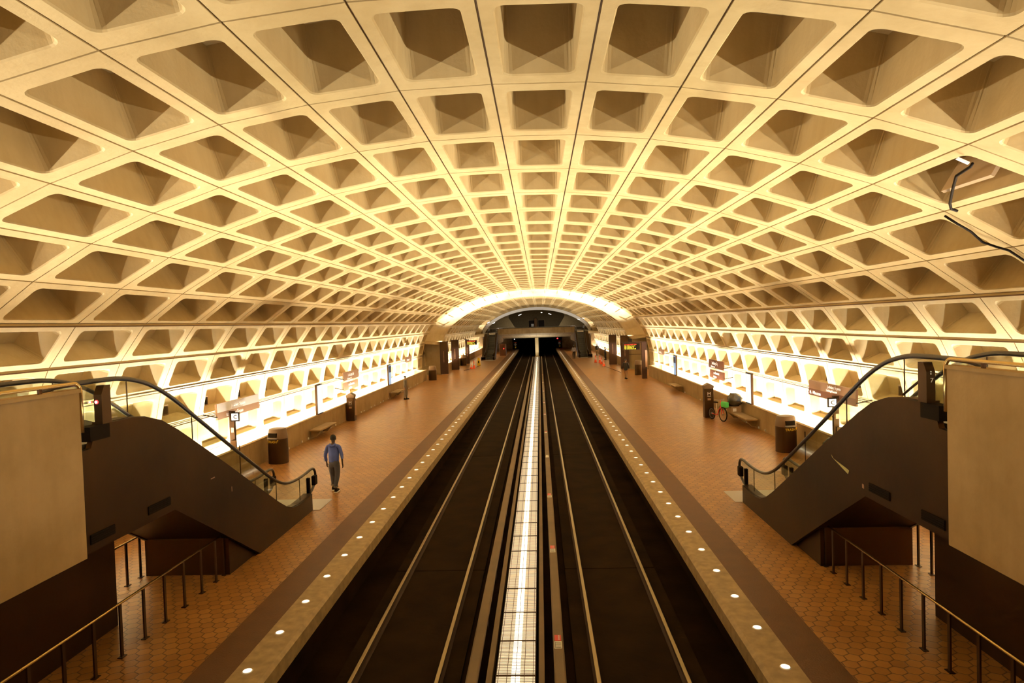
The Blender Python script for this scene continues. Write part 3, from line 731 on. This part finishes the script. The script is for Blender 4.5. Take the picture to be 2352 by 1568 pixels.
def mappylon(loc, w, h, label, rz=0, d=.28):
    p = empty('information_pylon', loc, rz, label, 'pylon', 'tall bronze information pylons')
    MB().box(-w/2, w/2, -d/2, d/2, .08, h, bev=.02).build('body', 'pylon', p)
    MB().box(-w/2+.04, w/2-.04, -d/2+.03, d/2-.03, 0, .08).build('plinth', 'tan', p)
    MB().box(-w/2+.05, w/2-.05, -d/2-.012, -d/2, h-.85, h-.08).build('header_panel', 'bronzed', p)
    mb = MB()
    for i in range(9): mb.box(-.05, .02, -d/2-.02, -d/2-.01, h-1.1-i*.13, h-1.02-i*.13)
    mb.build('station_list', 'tan', p)
    return p
mappylon((-9.42, 65.6, 0), .82, 3.45, 'nearer tall bronze information pylon on the left platform')
mappylon((-9.05, 71.5, 0), .84, 3.45, 'second tall bronze information pylon on the left platform')
mappylon((-8.85, 81.9, 0), .5, 3.2, 'slim far bronze pylon carrying the left train display')
mappylon((8.8, 72.8, 0), .86, 3.45, 'farther tall bronze information pylon on the right platform')
mappylon((9.25, 65.9, 0), .86, 3.5, 'nearer tall bronze information pylon on the right platform')
# train displays
def display(loc, w, label, postx, h=3.15, sgnn=1):
    p = empty('train_display', loc, 0, label, 'display')
    MB().box(0, w, -.12, .12, h-.66, h-.06, bev=.02).build('housing', 'pylon', p)
    MB().box(-.1, postx+.2, -.08, .08, h-.04, h+.05).build('arm', 'pylon', p) if sgnn > 0 else None
    MB().box(.06, w-.06, -.13, -.12, h-.6, h-.12).build('screen', 'black', p)
    for i, (row, mt) in enumerate((('LN CAR DEST MIN', 'ledr'), ('RD 8 Glenmont 4', 'ledy'), ('RD 6 SilvSpg 12', 'ledy'), ('RD 8 Glenmont 20', 'ledy'))):
        text(row, .125, mt, p, (.09, -.135, h-.23-i*.12), (PI/2, 0, 0), 'text_row')
    return p
d = display((7.68, 55, 0), 1.42, 'train arrival display with red and yellow text on a brown frame, right platform', 1.75)
MB().box(1.55, 1.98, -.09, .09, 0, 3.15, bev=.02).build('post', 'pylon', d); MB().box(1.84, 2.02, -.11, -.09, 1.0, 2.45).build('notice', 'tan', d)
MB().box(.45, .75, -.1, .1, 3.2, 3.45, bev=.03).build('speaker', 'black', d)
MB().tube([(.5, 0, 2.1), (1.6, 0, 2.1)], .02, 6).build('cross_rail', 'bronzed', d)
d = display((-8.85, 81.5, 0), 1.3, 'small train arrival display with yellow text on the left platform', 1.0, 3.18, 0)
MB().box(-.3, 0, -.06, .06, 3.22, 3.3).build('arm', 'pylon', d)

# benches
def bench(y, s, label, l=2.3):
    b = empty('bench', (10.2*s, y, 0), 0, label, 'bench', 'stone slab benches along the parapets')
    MB().box(-.06*s, -.60*s, -l/2, l/2, .40, .48, bev=.025).build('seat', 'parapet', b)
    for yy in (-l/2+.35, l/2-.35):
        MB().prism([(-.04*s, .1), (-.25*s, .1), (-.5*s, .39), (-.04*s, .39)], yy-.08, yy+.08, 'y').build('bracket', 'parapet', b)
bench(29.8, -1, 'stone slab bench at the left parapet, nearer one'); bench(45.6, -1, 'stone slab bench at the left parapet, behind the standing man')
bench(30.3, 1, 'stone slab bench at the right parapet, beside the bicycle', 3.4); bench(44.6, 1, 'stone slab bench at the right parapet, farther one')
bench(20.3, 1, 'stone slab bench at the right parapet, behind the near escalator')

# floor level lamps on parapets
def flamp(y, s):
    r = empty('floor_lamp', (10.225*s, y, .04), 0, f'tiny white reflector at the foot of the {"left" if s<0 else "right"} parapet', 'reflector', f'small white reflectors along the {"left" if s<0 else "right"} parapet foot')
    r.name = 'parapet_reflector'
    MB().box(0, -.04*s, -.04, .04, 0, .09, bev=.01).build('reflector', 'white', r)
for y in (23.1, 26.4, 27.9, 28.7, 31.8, 32.6, 37.35, 38.0, 39.6, 40.45, 42.0, 42.75, 44.3, 45.1, 46.7, 48.6, 49.4, 51.2, 52, 54, 55): flamp(y, -1)
for y in (27.95, 28.75, 30.4, 38.3, 39.1, 43.2, 46, 48): flamp(y, 1)

# station signs on the walls
def walls(s, y0, y1, z0, z1, label, rows, mat='tan', top=None, x=10.62):
    r = empty('station_sign', (x*s, (y0+y1)/2, z0), 0, label, 'sign')
    hw = (y1-y0)/2; t = .05*s
    mb = MB(); mb.prism([(0, 0), (.06*s, 0), (.06*s+t*.5, z1-z0), (t*.5, z1-z0)], -hw, hw, 'y'); mb.build('board', mat, r)
    if top: mb = MB(); mb.prism([(-.012*s+t*.5*.45, (z1-z0)*.45), (t*.5*.45+.0, (z1-z0)*.45), (t*.5, z1-z0), (-.012*s+t*.5, z1-z0)], -hw+.03, hw-.03, 'y'); mb.build('washed_band', top, r)  # lighter band paints the light washing out the board's upper half
    rz = PI/2 if s < 0 else -PI/2
    for (txt, size, u, v) in rows:
        xx = t*.5*v/(z1-z0)-.022*s
        yy = (-hw+u) if s < 0 else (hw-u)
        text(txt, size, 'white', r, (xx, yy, v), (PI/2, 0, rz))
    for q in (-hw-.02, hw+.02):
        MB().tube([(0, q, .1), (.5*s, q, .2)], .02, 6).build('bracket', 'black', r)
    return r
walls(-1, 21.4, 24.7, 2.05, 2.6, 'long station sign on the left wall above the nearer C post', [('to Shady Grove', .2, .6, .06), ('Judiciary Square', .17, 1.0, .33)], 'tan', 'white')
walls(1, 20.8, 24.4, 2.05, 2.6, 'long station sign on the right wall above the C post', [('M  Wheaton', .18, .15, .06), ('Judiciary Square', .15, 1.6, .40), ('Building Museum', .12, 1.5, .28)], 'brown', 'tan')
for s in (-1, 1):
    nm = 'left' if s < 0 else 'right'
    walls(s, 35.6, 38.6, 2.1, 2.58, f'brown station name board on the {nm} wall, upper of the pair', [('Judiciary Sq', .26, .75, .22), ('4th Street exit', .14, .6, .05)], 'brown' if s > 0 else 'tan')
    walls(s, 35.5, 38.4, 1.53, 1.98, f'brown station name board on the {nm} wall, lower of the pair', [('to Glenmont', .22, .9, .24), ('Red Line', .18, .9, .05)], 'brown' if s > 0 else 'tan')
    walls(s, 52.4, 54.8, 2.1, 2.55, f'small station name board at the far end of the {nm} wall', [('Judiciary Sq', .24, .3, .14)], 'tan')
# tall posters
def poster(y, s, mat, label, w=.8):
    p = empty('poster_panel', (10.3*s, y, .96), 0, label, 'poster')
    MB().box(-.05*s, .05*s, -w/2, w/2, 0, 1.45).build('frame', 'bronzed', p)
    MB().box(-.062*s, -.05*s, -w/2+.05, w/2-.05, .05, 1.4).build('sheet', mat, p)
    if mat == 'blue': MB().box(-.068*s, -.062*s, -w/2+.05, w/2-.05, .9, 1.35).build('image', 'bluedark', p)
poster(30.55, -1, 'pale', 'tall pale blue lit poster on the left parapet'); poster(30.2, 1, 'pale', 'tall pale blue lit poster on the right parapet')
poster(45.1, -1, 'blue', 'tall blue poster farther along the left parapet'); poster(46.5, 1, 'blue', 'tall blue poster farther along the right parapet')
poster(76.5, 1, 'blue', 'blue poster in the farther section behind the right pylons')
for o in [q for q in C.objects if q.get('label', '').startswith('blue poster in the farther')]: o.location.x = 9.6
# C posts
for s, y, x in ((-1, 22.2, 10.5), (1, 21.95, 10.5)):
    p = empty('car_marker_post', (x*s, y, .12), 0, f'dark post with square C plate at the {"left" if s<0 else "right"} parapet', 'post')
    MB().box(-.09, .09, -.06, .06, 0, 2.15).build('post', 'bronzed', p)
    e = -s
    MB().box(-.02*e, .3*e, -.09, -.06, 1.78, 2.1).build('plate_frame', 'black', p)
    MB().box(.02*e, .26*e, -.1, -.09, 1.82, 2.06).build('plate', 'white', p)
    text('C', .2, 'black', p, (.08 if e > 0 else -.2, -.104, 1.87), (PI/2, 0, 0), 'letter')
    MB().box(-.03, .07, -.075, -.06, 1.38, 1.55).build('tag', 'tan', p)
    MB().box(-.02, .16, -.13, -.06, .35, 1.1).build('box', 'bronzed', p)
# vents in the lowest coffers
vn = None
for s in (-1, 1):
    for i in range(3, 13):
        if vn is None:
            vn = empty('wall_vent', (0, 0, 0), 0, 'x', 'vent'); MB().box(-.03, .03, -.24, .24, -.13, .13, bev=.01).build('grille', 'black', vn); MB().box(-.02, .025, -.28, .28, -.17, .17).build('frame', 'grime', vn); v = vn
        else: v = dup(vn, (0, 0, 0))
        v.location = (11.62*s, ring(i)+.9, 2.62); v['label'] = f'small dark rectangular vent inside a {"left" if s<0 else "right"} wall coffer'; v['group'] = f'vents in the {"left" if s<0 else "right"} wall coffers'
# repaired coffer on the right with hanging cable
cb = MB().tube([(6.80, 9.42, 7.13), (6.84, 9.52, 7.11), (6.88, 9.9, 7.06), (7.17, 10.46, 6.93), (7.43, 10.93, 6.82), (7.58, 11.14, 6.76), (7.68, 11.13, 6.72)], .022, 6).build('loose_cable', 'black')
tag(cb, 'black cable clipped down inside the right ceiling coffer with the white bracket', 'cable')
cb = MB().tube([(7.70, 11.5, 6.70), (7.94, 11.55, 6.56), (8.19, 11.58, 6.42), (8.46, 11.69, 6.24), (8.63, 11.6, 6.14), (8.8, 11.53, 6.06), (9.08, 11.6, 5.90), (9.6, 11.5, 5.5)], .02, 6).build('loose_cable', 'black')
tag(cb, 'loose black cable sagging below the right ceiling rib joint', 'cable')
cb = MB().box(-.09, .09, -.02, .02, -.015, .015).build('cable_bracket', 'white'); cb.location = (6.62, 9.35, 7.16); cb.rotation_euler = (0, R(26), 0)
tag(cb, 'small white bracket at the edge of a right ceiling coffer', 'bracket')
cb = MB().box(-.03, .03, 0, 1.15, 0, .6).build('coffer_board', 'card'); cb.location = (7.2, 9.6, 6.98); cb.rotation_euler = (0, R(32), 0)
tag(cb, 'weathered board fixed across the coffer beside the black cable', 'board')

# cones
def cone(loc, label, h=.7, mat='orange'):
    c = empty('traffic_cone', loc, 0, label, 'cone', 'traffic cones')
    MB().box(-.19, .19, -.19, .19, 0, .035, bev=.01).build('base', mat, c)
    m = MB(); m.lathe([(.15, .03), (.03, h), (.0, h)], n=16); m.build('body', mat, c)
    for a, b in ((.42, .54), (.62, .69)):
        f = lambda t: .15-.12*((t*h)-.03)/(h-.03)+.004
        m = MB(); m.lathe([(f(a), a*h), (f(b), b*h)], n=16); m.build('stripe', 'white', c)
cone((-7.2, 73.7, 0), 'tall orange cone with a black top on the left platform', .95)
cone((-7.45, 73.2, 0), 'short orange cone in front of the tall one on the left platform', .5)
cone((7.3, 78.4, 0), 'leftmost orange cone on the right platform', .9); cone((7.75, 77.6, 0), 'second orange cone from the left on the right platform', .9)
cone((7.7, 75, 0), 'third orange cone from the left on the right platform', .8); cone((7.62, 71.5, 0), 'nearest orange cone on the right platform, at the cord', .7)
c = empty('wet_floor_sign', (-7.14, 79, 0), 0, 'yellow folding floor sign behind the left orange cones', 'sign')
for s in (-1, 1): MB().prism([(-.2, 0), (.2, 0), (.12, .95), (-.12, .95)], s*.16-.01, s*.16+.01, 'y').build('panel', 'yellow', c)
mb = MB(); mb.box(-.07, .07, -.176, -.17, .3, .6); mb.build('symbol', 'black', c)
tag(MB().tube([(-8.0, 70.5, .02), (-7.45, 73.3, .03), (-7.2, 74.6, .03), (-6.9, 78.8, .03)], .02, 5).build('cord', 'black'), 'black cord lying by the left cones', 'cord')
tag(MB().tube([(8.3, 62, .02), (8.0, 66, .03), (7.6, 71.4, .03)], .02, 5).build('cord', 'black'), 'black cord running to the cones on the right platform', 'cord')
# far service cart
k = empty('service_cabinet', (-5.4, 101.5, 0), 0, 'dark cabinet with small red lamps under the left far mezzanine', 'cabinet')
MB().box(-.5, .5, -.5, .5, 0, 1.9, bev=.03).build('body', 'brown', k); MB().box(.1, .22, -.54, -.5, 1.1, 1.2).build('lamp', 'redlamp', k)

# ------------------------------------------------------------------ bicycle and belongings
bk = empty('bicycle', (9.16, 31.55, 0), math.atan2(.93, -.28), 'red bicycle with black wheels and green bag beside the right pylon', 'bicycle')
# local x: rear (+) , bike length along x, front wheel at x=-.5
def wheel(x, r):
    o = MB().tube([(r*math.cos(t), 0, r*math.sin(t)) for t in [2*PI*i/28 for i in range(28)]], .024, 7, closed=True).build('wheel', 'black', bk); o.location = (x, 0, r+.02)
    rim = MB().tube([((r-.035)*math.cos(t), 0, (r-.035)*math.sin(t)) for t in [2*PI*i/24 for i in range(24)]], .01, 5, closed=True)
    for i in range(14):
        t = 2*PI*i/14; rim.tube([(0, .03*(-1)**i, 0), ((r-.035)*math.cos(t), 0, (r-.035)*math.sin(t))], .0025, 4)
    rim.tube([(0, -.05, 0), (0, .05, 0)], .035, 10); q = rim.build('spokes', 'steel', o)
wheel(-.48, .33); wheel(.50, .27)
MB().tube([(.5, 0, .29), (.25, 0, .27), (0, 0, .28), (-.12, 0, .5), (-.32, 0, .78)], .022, 8).build('frame', 'red', bk)
MB().tube([(0, 0, .28), (.1, 0, .85)], .016, 8).build('seat_tube', 'white', bk)
mb = MB(); mb.tube([(-.48, -.05, .35), (-.36, -.05, .72)], .02, 6).tube([(-.48, .05, .35), (-.36, .05, .72)], .02, 6).tube([(-.36, 0, .7), (-.28, 0, 1.02)], .022, 8); mb.build('fork', 'red', bk)
MB().tube([(-.18, -.28, 1.06), (-.28, -.1, 1.03), (-.28, .1, 1.03), (-.18, .28, 1.06)], .014, 8).build('handlebar', 'steel', bk)
MB().box(.0, .26, -.07, .07, .85, .91, bev=.025).build('saddle', 'black', bk)
MB().tube([(0, -.06, .28), (.1, -.08, .16)], .012, 6).build('crank', 'steel', bk)
o = MB().box(-.85, -.45, -.1, .1, .72, .98, bev=.03).build('front_bag', 'green', bk); o['label'] = 'bright green front bag'
def blob(name, loc, r, mat, label, cat, seed, sc=(1, 1, 1), grp=None):
    b = bmesh.new(); bmesh.ops.create_icosphere(b, subdivisions=3, radius=r); rnd = random.Random(seed)
    ph = [rnd.uniform(0, 6) for _ in range(6)]
    for v in b.verts:
        n = v.co.normalized(); k = 1+.10*math.sin(5*n.x+ph[0])*math.sin(6*n.y+ph[1])+.08*math.sin(9*n.z+ph[2]+4*n.x)+.05*math.sin(14*n.y+ph[3])
        v.co = Vector((n.x*r*k*sc[0], n.y*r*k*sc[1], max(n.z*r*k*sc[2], -r*sc[2]*.8)))
    me = bpy.data.meshes.new(name); b.to_mesh(me); b.free(); me.materials.append(M_[mat])
    for p in me.polygons: p.use_smooth = True
    o = bpy.data.objects.new(name, me); C.objects.link(o); o.location = (loc[0], loc[1], loc[2]+r*sc[2]*.8); tag(o, label, cat, grp); return o
M_['bagdark'] = plain('shiny_dark_bag', (.05, .035, .02), .22, spec=.8, bump=1, bscale=6)
M_['camo'] = plain('patterned_cloth', (.30, .24, .14), .8, var=.8, vscale=9)
M_['pinkbag'] = plain('pink_green_bag', (.50, .36, .28), .4, var=.7, vscale=10, bump=.8, bscale=6)
bx = empty('cardboard_box', (9.80, 30.95, .485), .2, 'small brown cardboard box on the right bench under the dark bundle', 'box')
MB().box(-.26, .26, -.2, .2, 0, .28).build('carton', 'card', bx); MB().box(-.18, .0, -.205, -.2, .05, .2).build('label_patch', 'white', bx)
blob('bundle', (9.84, 30.95, .765), .34, 'bagdark', 'large dark shiny bundle of bags stacked on the cardboard box', 'bundle', 3, (1.05, .8, 1.05))
blob('plastic_bag', (9.45, 31.7, .485), .17, 'camo', 'patterned bag wedged between bicycle and dark bundle on the bench', 'bag', 5)
blob('backpack', (9.85, 20.9, .48), .26, 'bagdark', 'dark round backpack on the bench behind the right escalator', 'bag', 8, (1, .8, 1.2))
blob('bundle', (9.8, 20.1, .48), .3, 'camo', 'heap of patterned cloth on the bench behind the right escalator', 'bundle', 11, (1.1, 1.3, .8))
blob('shopping_bag', (9.2, 19.7, 0), .33, 'pinkbag', 'crumpled pink and green bag on the floor behind the right escalator', 'bag', 14, (.9, .9, 1.25))

# ------------------------------------------------------------------ people
def skin(name, chains, mat, parent, sub=1, root=0):
    # chains: list of lists of (pos, radius); consecutive points connected, first point of a chain merges with equal position
    vs = []; rs = []; es = []; idx = {}
    for ch in chains:
        prev = None
        for p, r in ch:
            key = tuple(round(c, 4) for c in p)
            if key not in idx: idx[key] = len(vs); vs.append(p); rs.append(r)
            i = idx[key]
            if prev is not None and prev != i: es.append((prev, i))
            prev = i
    me = bpy.data.meshes.new('tmp'); me.from_pydata(vs, es, []); o = bpy.data.objects.new('tmp', me); C.objects.link(o)
    md = o.modifiers.new('s', 'SKIN'); md.use_smooth_shade = True
    sd = o.modifiers.new('u', 'SUBSURF'); sd.levels = sub; sd.render_levels = sub
    lay = me.skin_vertices[0].data if me.skin_vertices else None
    if lay is None:
        bm = bmesh.new(); bm.from_mesh(me); bm.verts.layers.skin.verify(); bm.to_mesh(me); bm.free(); lay = me.skin_vertices[0].data
    for i, r in enumerate(rs):
        rr = r if isinstance(r, tuple) else (r, r)
        lay[i].radius = rr; lay[i].use_root = (i == root)
    bpy.context.view_layer.update()
    m2 = bpy.data.meshes.new_from_object(o.evaluated_get(bpy.context.evaluated_depsgraph_get()))
    bpy.data.objects.remove(o); m2.name = name; m2.materials.clear(); m2.materials.append(M_[mat])
    for p in m2.polygons: p.use_smooth = True
    q = bpy.data.objects.new(name, m2); C.objects.link(q); q.parent = parent
    return q
def person(loc, rz, label, h=1.75, top='hoodie', legs='trouser', skinm='skin', step=.16, coat=None, hair='hair', hood=False, bend=0., shoes='black', cuffs=False, bare=False):
    P = empty('person', loc, rz, label, 'person'); P.scale = (h/1.75,)*3
    # faces +y (walking towards +y)
    st = step
    hipz, kz = .93, .50
    lf, rf = (-.09, st, .08), (.09, -st, .08)      # ankles
    lk, rk = (-.10, st*.75+.03, kz), (.10, -st*.25+.03, kz)
    lh, rh = (-.095, 0, .88), (.095, 0, .88)
    chest = (0, .01+bend, 1.30); neck = (0, .0+bend*1.2, 1.49); head = (0, .02+bend*1.3, 1.64)
    sh = (-.185, 0+bend, 1.41); sr = (.185, 0+bend, 1.41)
    le = (-.25, -.06+bend, 1.13); re = (.25, .03+bend, 1.13)
    lw = (-.255, .06+bend, .90); rw = (.27, .0+bend, .88)
    def hand(w, s, fwd):
        x, y, z = w; out = []
        palm = (x+s*.005, y+fwd*.02, z-.07)
        out.append([(w, .026), (palm, (.030, .018))])
        for i, (dy, ln) in enumerate(((-.028, .055), (-.010, .068), (.009, .064), (.027, .05))):
            base = (x+s*.006, palm[1]+dy, palm[2]-.03)
            mid = (base[0]-s*.006, base[1]+fwd*.012, base[2]-ln*.55); tip = (mid[0]-s*.016, mid[1]+fwd*.012, mid[2]-ln*.42)
            out.append([(palm, (.030, .018)), (base, .0095), (mid, .0085), (tip, .007)])
        out.append([(palm, (.030, .018)), (x-s*.012, palm[1]+.038, palm[2]+.0), (0, 0, 0)][:1]+[((x-s*.014, palm[1]+.040*1, palm[2]-.012), .0105), ((x-s*.022, palm[1]+.052, palm[2]-.045), .0085)])
        return out
    ch = [[((0, 0, .95), (.145, .10)), ((0, 0, 1.10), (.135, .095)), (chest, (.16, .105)), ((0, bend, 1.42), (.10, .08)), (neck, .055), ((0, .01+bend*1.2, 1.55), .060), (head, (.078, .095)), ((0, .01+bend*1.3, 1.71), (.068, .085))]]
    ch += [[((0, 0, .95), (.145, .10)), (lh, .085), (lk, .058), ((lf[0], lf[1]-.01, .28), .05), (lf, .036), ((lf[0], lf[1]+.10, .035), (.036, .028)), ((lf[0], lf[1]+.17, .03), (.03, .02))]]
    ch += [[((0, 0, .95), (.145, .10)), (rh, .085), (rk, .058), ((rf[0], rf[1]-.01, .28), .05), (rf, .036), ((rf[0], rf[1]+.10, .035), (.036, .028)), ((rf[0], rf[1]+.17, .03), (.03, .02))]]
    ch += [[((0, bend, 1.42), (.10, .08)), (sh, .055), (le, .040), (lw, .026)], [((0, bend, 1.42), (.10, .08)), (sr, .055), (re, .040), (rw, .026)]]
    ch += hand(lw, -1, 1)+hand(rw, 1, 1)
    body = skin('body', ch, skinm, P)
    # face: nose, ears, eyes
    mb = MB(); hy = .02+bend*1.3
    mb.add([(-.012, hy+.085, 1.625), (.012, hy+.085, 1.625), (0, hy+.115, 1.61), (0, hy+.088, 1.66)], [(0, 1, 2), (1, 3, 2), (3, 0, 2)])
    for s in (-1, 1): mb.tube([(s*.078, hy-.005, 1.61), (s*.088, hy-.015, 1.645), (s*.082, hy-.01, 1.665)], [.010, .012, .008], 6)
    mb.build('ears_and_nose', skinm, P)
    mb = MB()
    for s in (-1, 1): mb.tube([(s*.032, hy+.080, 1.655), (s*.032, hy+.093, 1.655)], .009, 8)
    mb.tube([(-.022, hy+.088, 1.59), (.022, hy+.088, 1.59)], .004, 6)
    mb.build('eyes_and_mouth', 'hair', P)
    m = bmesh.new(); bmesh.ops.create_uvsphere(m, u_segments=18, v_segments=10, radius=1)
    for v in m.verts: v.co = Vector((v.co.x*.088, v.co.y*.106-.012+hy, v.co.z*.10+1.675))
    bmesh.ops.delete(m, geom=[v for v in m.verts if (v.co.y > hy+.045 and v.co.z < 1.70) or v.co.z < 1.60], context='VERTS')
    me = bpy.data.meshes.new('hair'); m.to_mesh(me); m.free(); me.materials.append(M_[hair])
    for p in me.polygons: p.use_smooth = True
    o = bpy.data.objects.new('hair', me); C.objects.link(o); o.parent = P
    # jacket
    zb = .86 if not coat else coat
    tors = [((0, 0, zb), (.195, .14)), ((0, 0, 1.02), (.178, .12)), ((0, .01+bend*.7, 1.18), (.19, .125)), ((0, .01+bend, 1.32), (.205, .13)), ((0, bend, 1.425), (.12, .09)), ((0, bend*1.1, 1.475), (.075, .07))]
    if coat: tors = [((0, 0, zb), (.21, .16)), ((0, 0, (zb+1.0)/2), (.19, .14))]+tors[1:]
    jc = [tors, [((0, bend, 1.425), (.12, .09)), (sh, .072), (le, .058), ((lw[0], lw[1]-.005, lw[2]+.03), .046)], [((0, bend, 1.425), (.12, .09)), (sr, .072), (re, .058), ((rw[0], rw[1], rw[2]+.03 if not hood else rw[2]+.12), .046)]]
    j = skin('jacket', jc, top, P)
    if hood:
        skin('hood', [[((-.085, -.03, 1.49), .035), ((-.07, -.10, 1.46), .042), ((0, -.135, 1.42), .052), ((.07, -.10, 1.46), .042), ((.085, -.03, 1.49), .035)]], top, P)
        mb = MB()
        for i, zz in enumerate((.94, 1.0, 1.06, 1.12, 1.18, 1.24)): mb.box(-.318, -.300, -.03-.01*i*0, .03, zz, zz+.032)
        mb.build('sleeve_print', 'white', P)
    zc = .17 if cuffs else .12
    tl = [[((0, 0, 1.02), (.15, .11)), ((0, 0, .95), (.17, .125)), ((lh[0], 0, .86), .115), (lk, .092), ((lf[0], lf[1]-.01, zc+.08), .068), ((lf[0], lf[1]-.01, zc), .066)], [((0, 0, .95), (.17, .125)), ((rh[0], 0, .86), .115), (rk, .092), ((rf[0], rf[1]-.01, zc+.08), .068), ((rf[0], rf[1]-.01, zc), .066)]]
    if not bare: skin('trousers', tl, legs, P)
    for f in (lf, rf):
        s_ = MB(); s_.box(f[0]-.048, f[0]+.048, f[1]-.07, f[1]+.19, .022, .085, bev=.03); s_.box(f[0]-.04, f[0]+.04, f[1]-.065, f[1]+.06, .06, .13, bev=.025); sh_ = s_.build('shoe', shoes, P)
        MB().box(f[0]-.052, f[0]+.052, f[1]-.075, f[1]+.2, 0, .03, bev=.012).build('sole', 'white' if shoes == 'black' and hood else 'black', sh_)
    if cuffs:
        for f in (lf, rf):
            o = MB().tube([(f[0], f[1]-.01, zc-.01), (f[0], f[1]-.01, zc+.035)], .075, 12, cap=False).build('cuff', 'greycloth', P)
    return P
person((-5.98, 19.5, 0), R(-3), 'person in blue hooded jacket and rolled dark trousers walking away on the left platform', 1.76, hood=True, cuffs=True, step=.13)
person((-8.95, 44.05, 0), R(-95), 'person in grey top and trousers standing side-on by the left parapet bench', 1.66, top='greycloth', legs='greycloth', skinm='skin2', step=.05)
person((7.87, 55.1, 0), R(-20), 'person in a black coat with pale legs walking before the right information pylon', 1.72, top='blackcloth', coat=.72, skinm='skin2', step=.14, bare=True)
person((8.92, 94.2, 0), R(170), 'person in a long dark coat standing beyond the orange cones on the right', 1.75, top='blackcloth', legs='card', coat=.75, skinm='skin', step=.08)
person((9.0, 83.0, 0), R(60), 'person in dark clothes leaning at the far right parapet', 1.68, top='blackcloth', legs='blackcloth', skinm='skin2', step=.03, bend=.03)
person((5.18, 88.2, 0), R(10), 'person in a pale blue shirt beside the right far escalator', 1.82, top='lightcloth', legs='blackcloth', skinm='skin', step=.05)

# ------------------------------------------------------------------ lights
def area(name, loc, sx, sy, power, col, rot, spread=180):
    l = bpy.data.lights.new(name, 'AREA'); l.shape = 'RECTANGLE'; l.size = sx; l.size_y = sy; l.energy = power; l.color = col; l.spread = R(spread)
    o = bpy.data.objects.new(name, l); C.objects.link(o); o.location = loc; o.rotation_euler = rot; return o
def dirrot(d):
    return Vector(d).to_track_quat('-Z', 'Y').to_euler()
WARM = (1, .94, .84)
YA, YB = 12.0, AY0-3
for s in (-1, 1):
    # wall washer in the trough, facing the wall
    def strip(x, z, y0, y1, w, power, d, spread=180, nm='trough_light'):
        l = bpy.data.lights.new(nm, 'AREA'); l.shape = 'RECTANGLE'; l.size = w; l.size_y = y1-y0; l.energy = power; l.color = WARM; l.spread = R(spread)
        o = bpy.data.objects.new(nm, l); C.objects.link(o); o.location = (x, (y0+y1)/2, z)
        dz = Vector(d).normalized()*-1; ya = Vector((0, 1, 0)); xa = ya.cross(dz).normalized()
        o.matrix_world = Matrix.Translation(o.location) @ Matrix((xa, ya, dz)).transposed().to_4x4()
        return o
    strip(10.5*s, .62, 6, YB, .12, 4400, (1*s, 0, .25), 140)
    strip(10.3*s, 3.9, -8, 8.2, .12, 1500, (-.7*s, 0, .7), 110, 'mezzanine_fill_light')  # added fill strip without a fixture, brightens the near ceiling above the mezzanine
    strip(11.15*s, .92, 5, YB, .10, 4300, (-.70*s, 0, .7), 64)
    strip(10.45*s, .62, 6, YB, .10, 2700, (.26*s, 0, .97), 52)
    strip(9.8*s, .6, Y2+1, Y2E, .12, 1500, (1*s, 0, .55)); strip(9.9*s, .9, Y2+1, Y2E, .10, 1500, (-.7*s, 0, .7), 64); strip(9.8*s, .6, Y2+1, Y2E, .1, 1300, (.26*s, 0, .97), 52)
    a = area('arch_uplight', (10.2*s, AY0-2.2, .6), .3, .3, 1100, WARM, dirrot((-.75*s, .36, 1)), 66)
    strip(8.9*s, 3.7, 99, 111, .1, 500, (-.7*s, .1, .7), 150, 'mezzanine_fill_light')  # added fill for the farther vault where the mezzanine slab blocks the trough
# centre trough contribution along the tracks
def strip0(x, z, y0, y1, w, power, d):
    l = bpy.data.lights.new('track_trough_light', 'AREA'); l.shape = 'RECTANGLE'; l.size = w; l.size_y = y1-y0; l.energy = power; l.color = WARM; l.spread = R(140)
    o = bpy.data.objects.new('track_trough_light', l); C.objects.link(o); o.location = (x, (y0+y1)/2, z); o.rotation_euler = (PI, 0, 0); return o
strip0(-.03, -.985, 4, 64, .5, 1500, None); strip0(-.03, -.985, 66, 113.7, .5, 600, None)
area('far_mezzanine_light', (0, 122, 7.6), 6, 2, 900, WARM, (0, 0, 0))
area('far_soffit_light', (0, 112, -.2), 5, 10, 260, WARM, (PI, 0, 0))

w = bpy.data.worlds.new('World'); bpy.context.scene.world = w; w.use_nodes = True
w.node_tree.nodes['Background'].inputs[0].default_value = (1, .8, .5, 1); w.node_tree.nodes['Background'].inputs[1].default_value = .06

# ------------------------------------------------------------------ camera
cam = bpy.data.cameras.new('camera'); co = bpy.data.objects.new('camera', cam); C.objects.link(co)
cam.sensor_width = 36; cam.lens = 1461.567/2352*36; cam.clip_end = 500
r = Vector((.99856903, .04315033, -.03159034)); u = Vector((.03035072, .02908723, .99911599)); f = Vector((-.04403106, .99864507, -.02773596))
co.matrix_world = Matrix.Translation((.56512, 0, 5.0548)) @ Matrix((r, u, -f)).transposed().to_4x4()
sc = bpy.context.scene; sc.camera = co
sc.view_settings.view_transform = 'Standard'; sc.view_settings.look = 'None'; sc.view_settings.gamma = 1; sc.view_settings.use_curve_mapping = False
sc.view_settings.exposure = .12
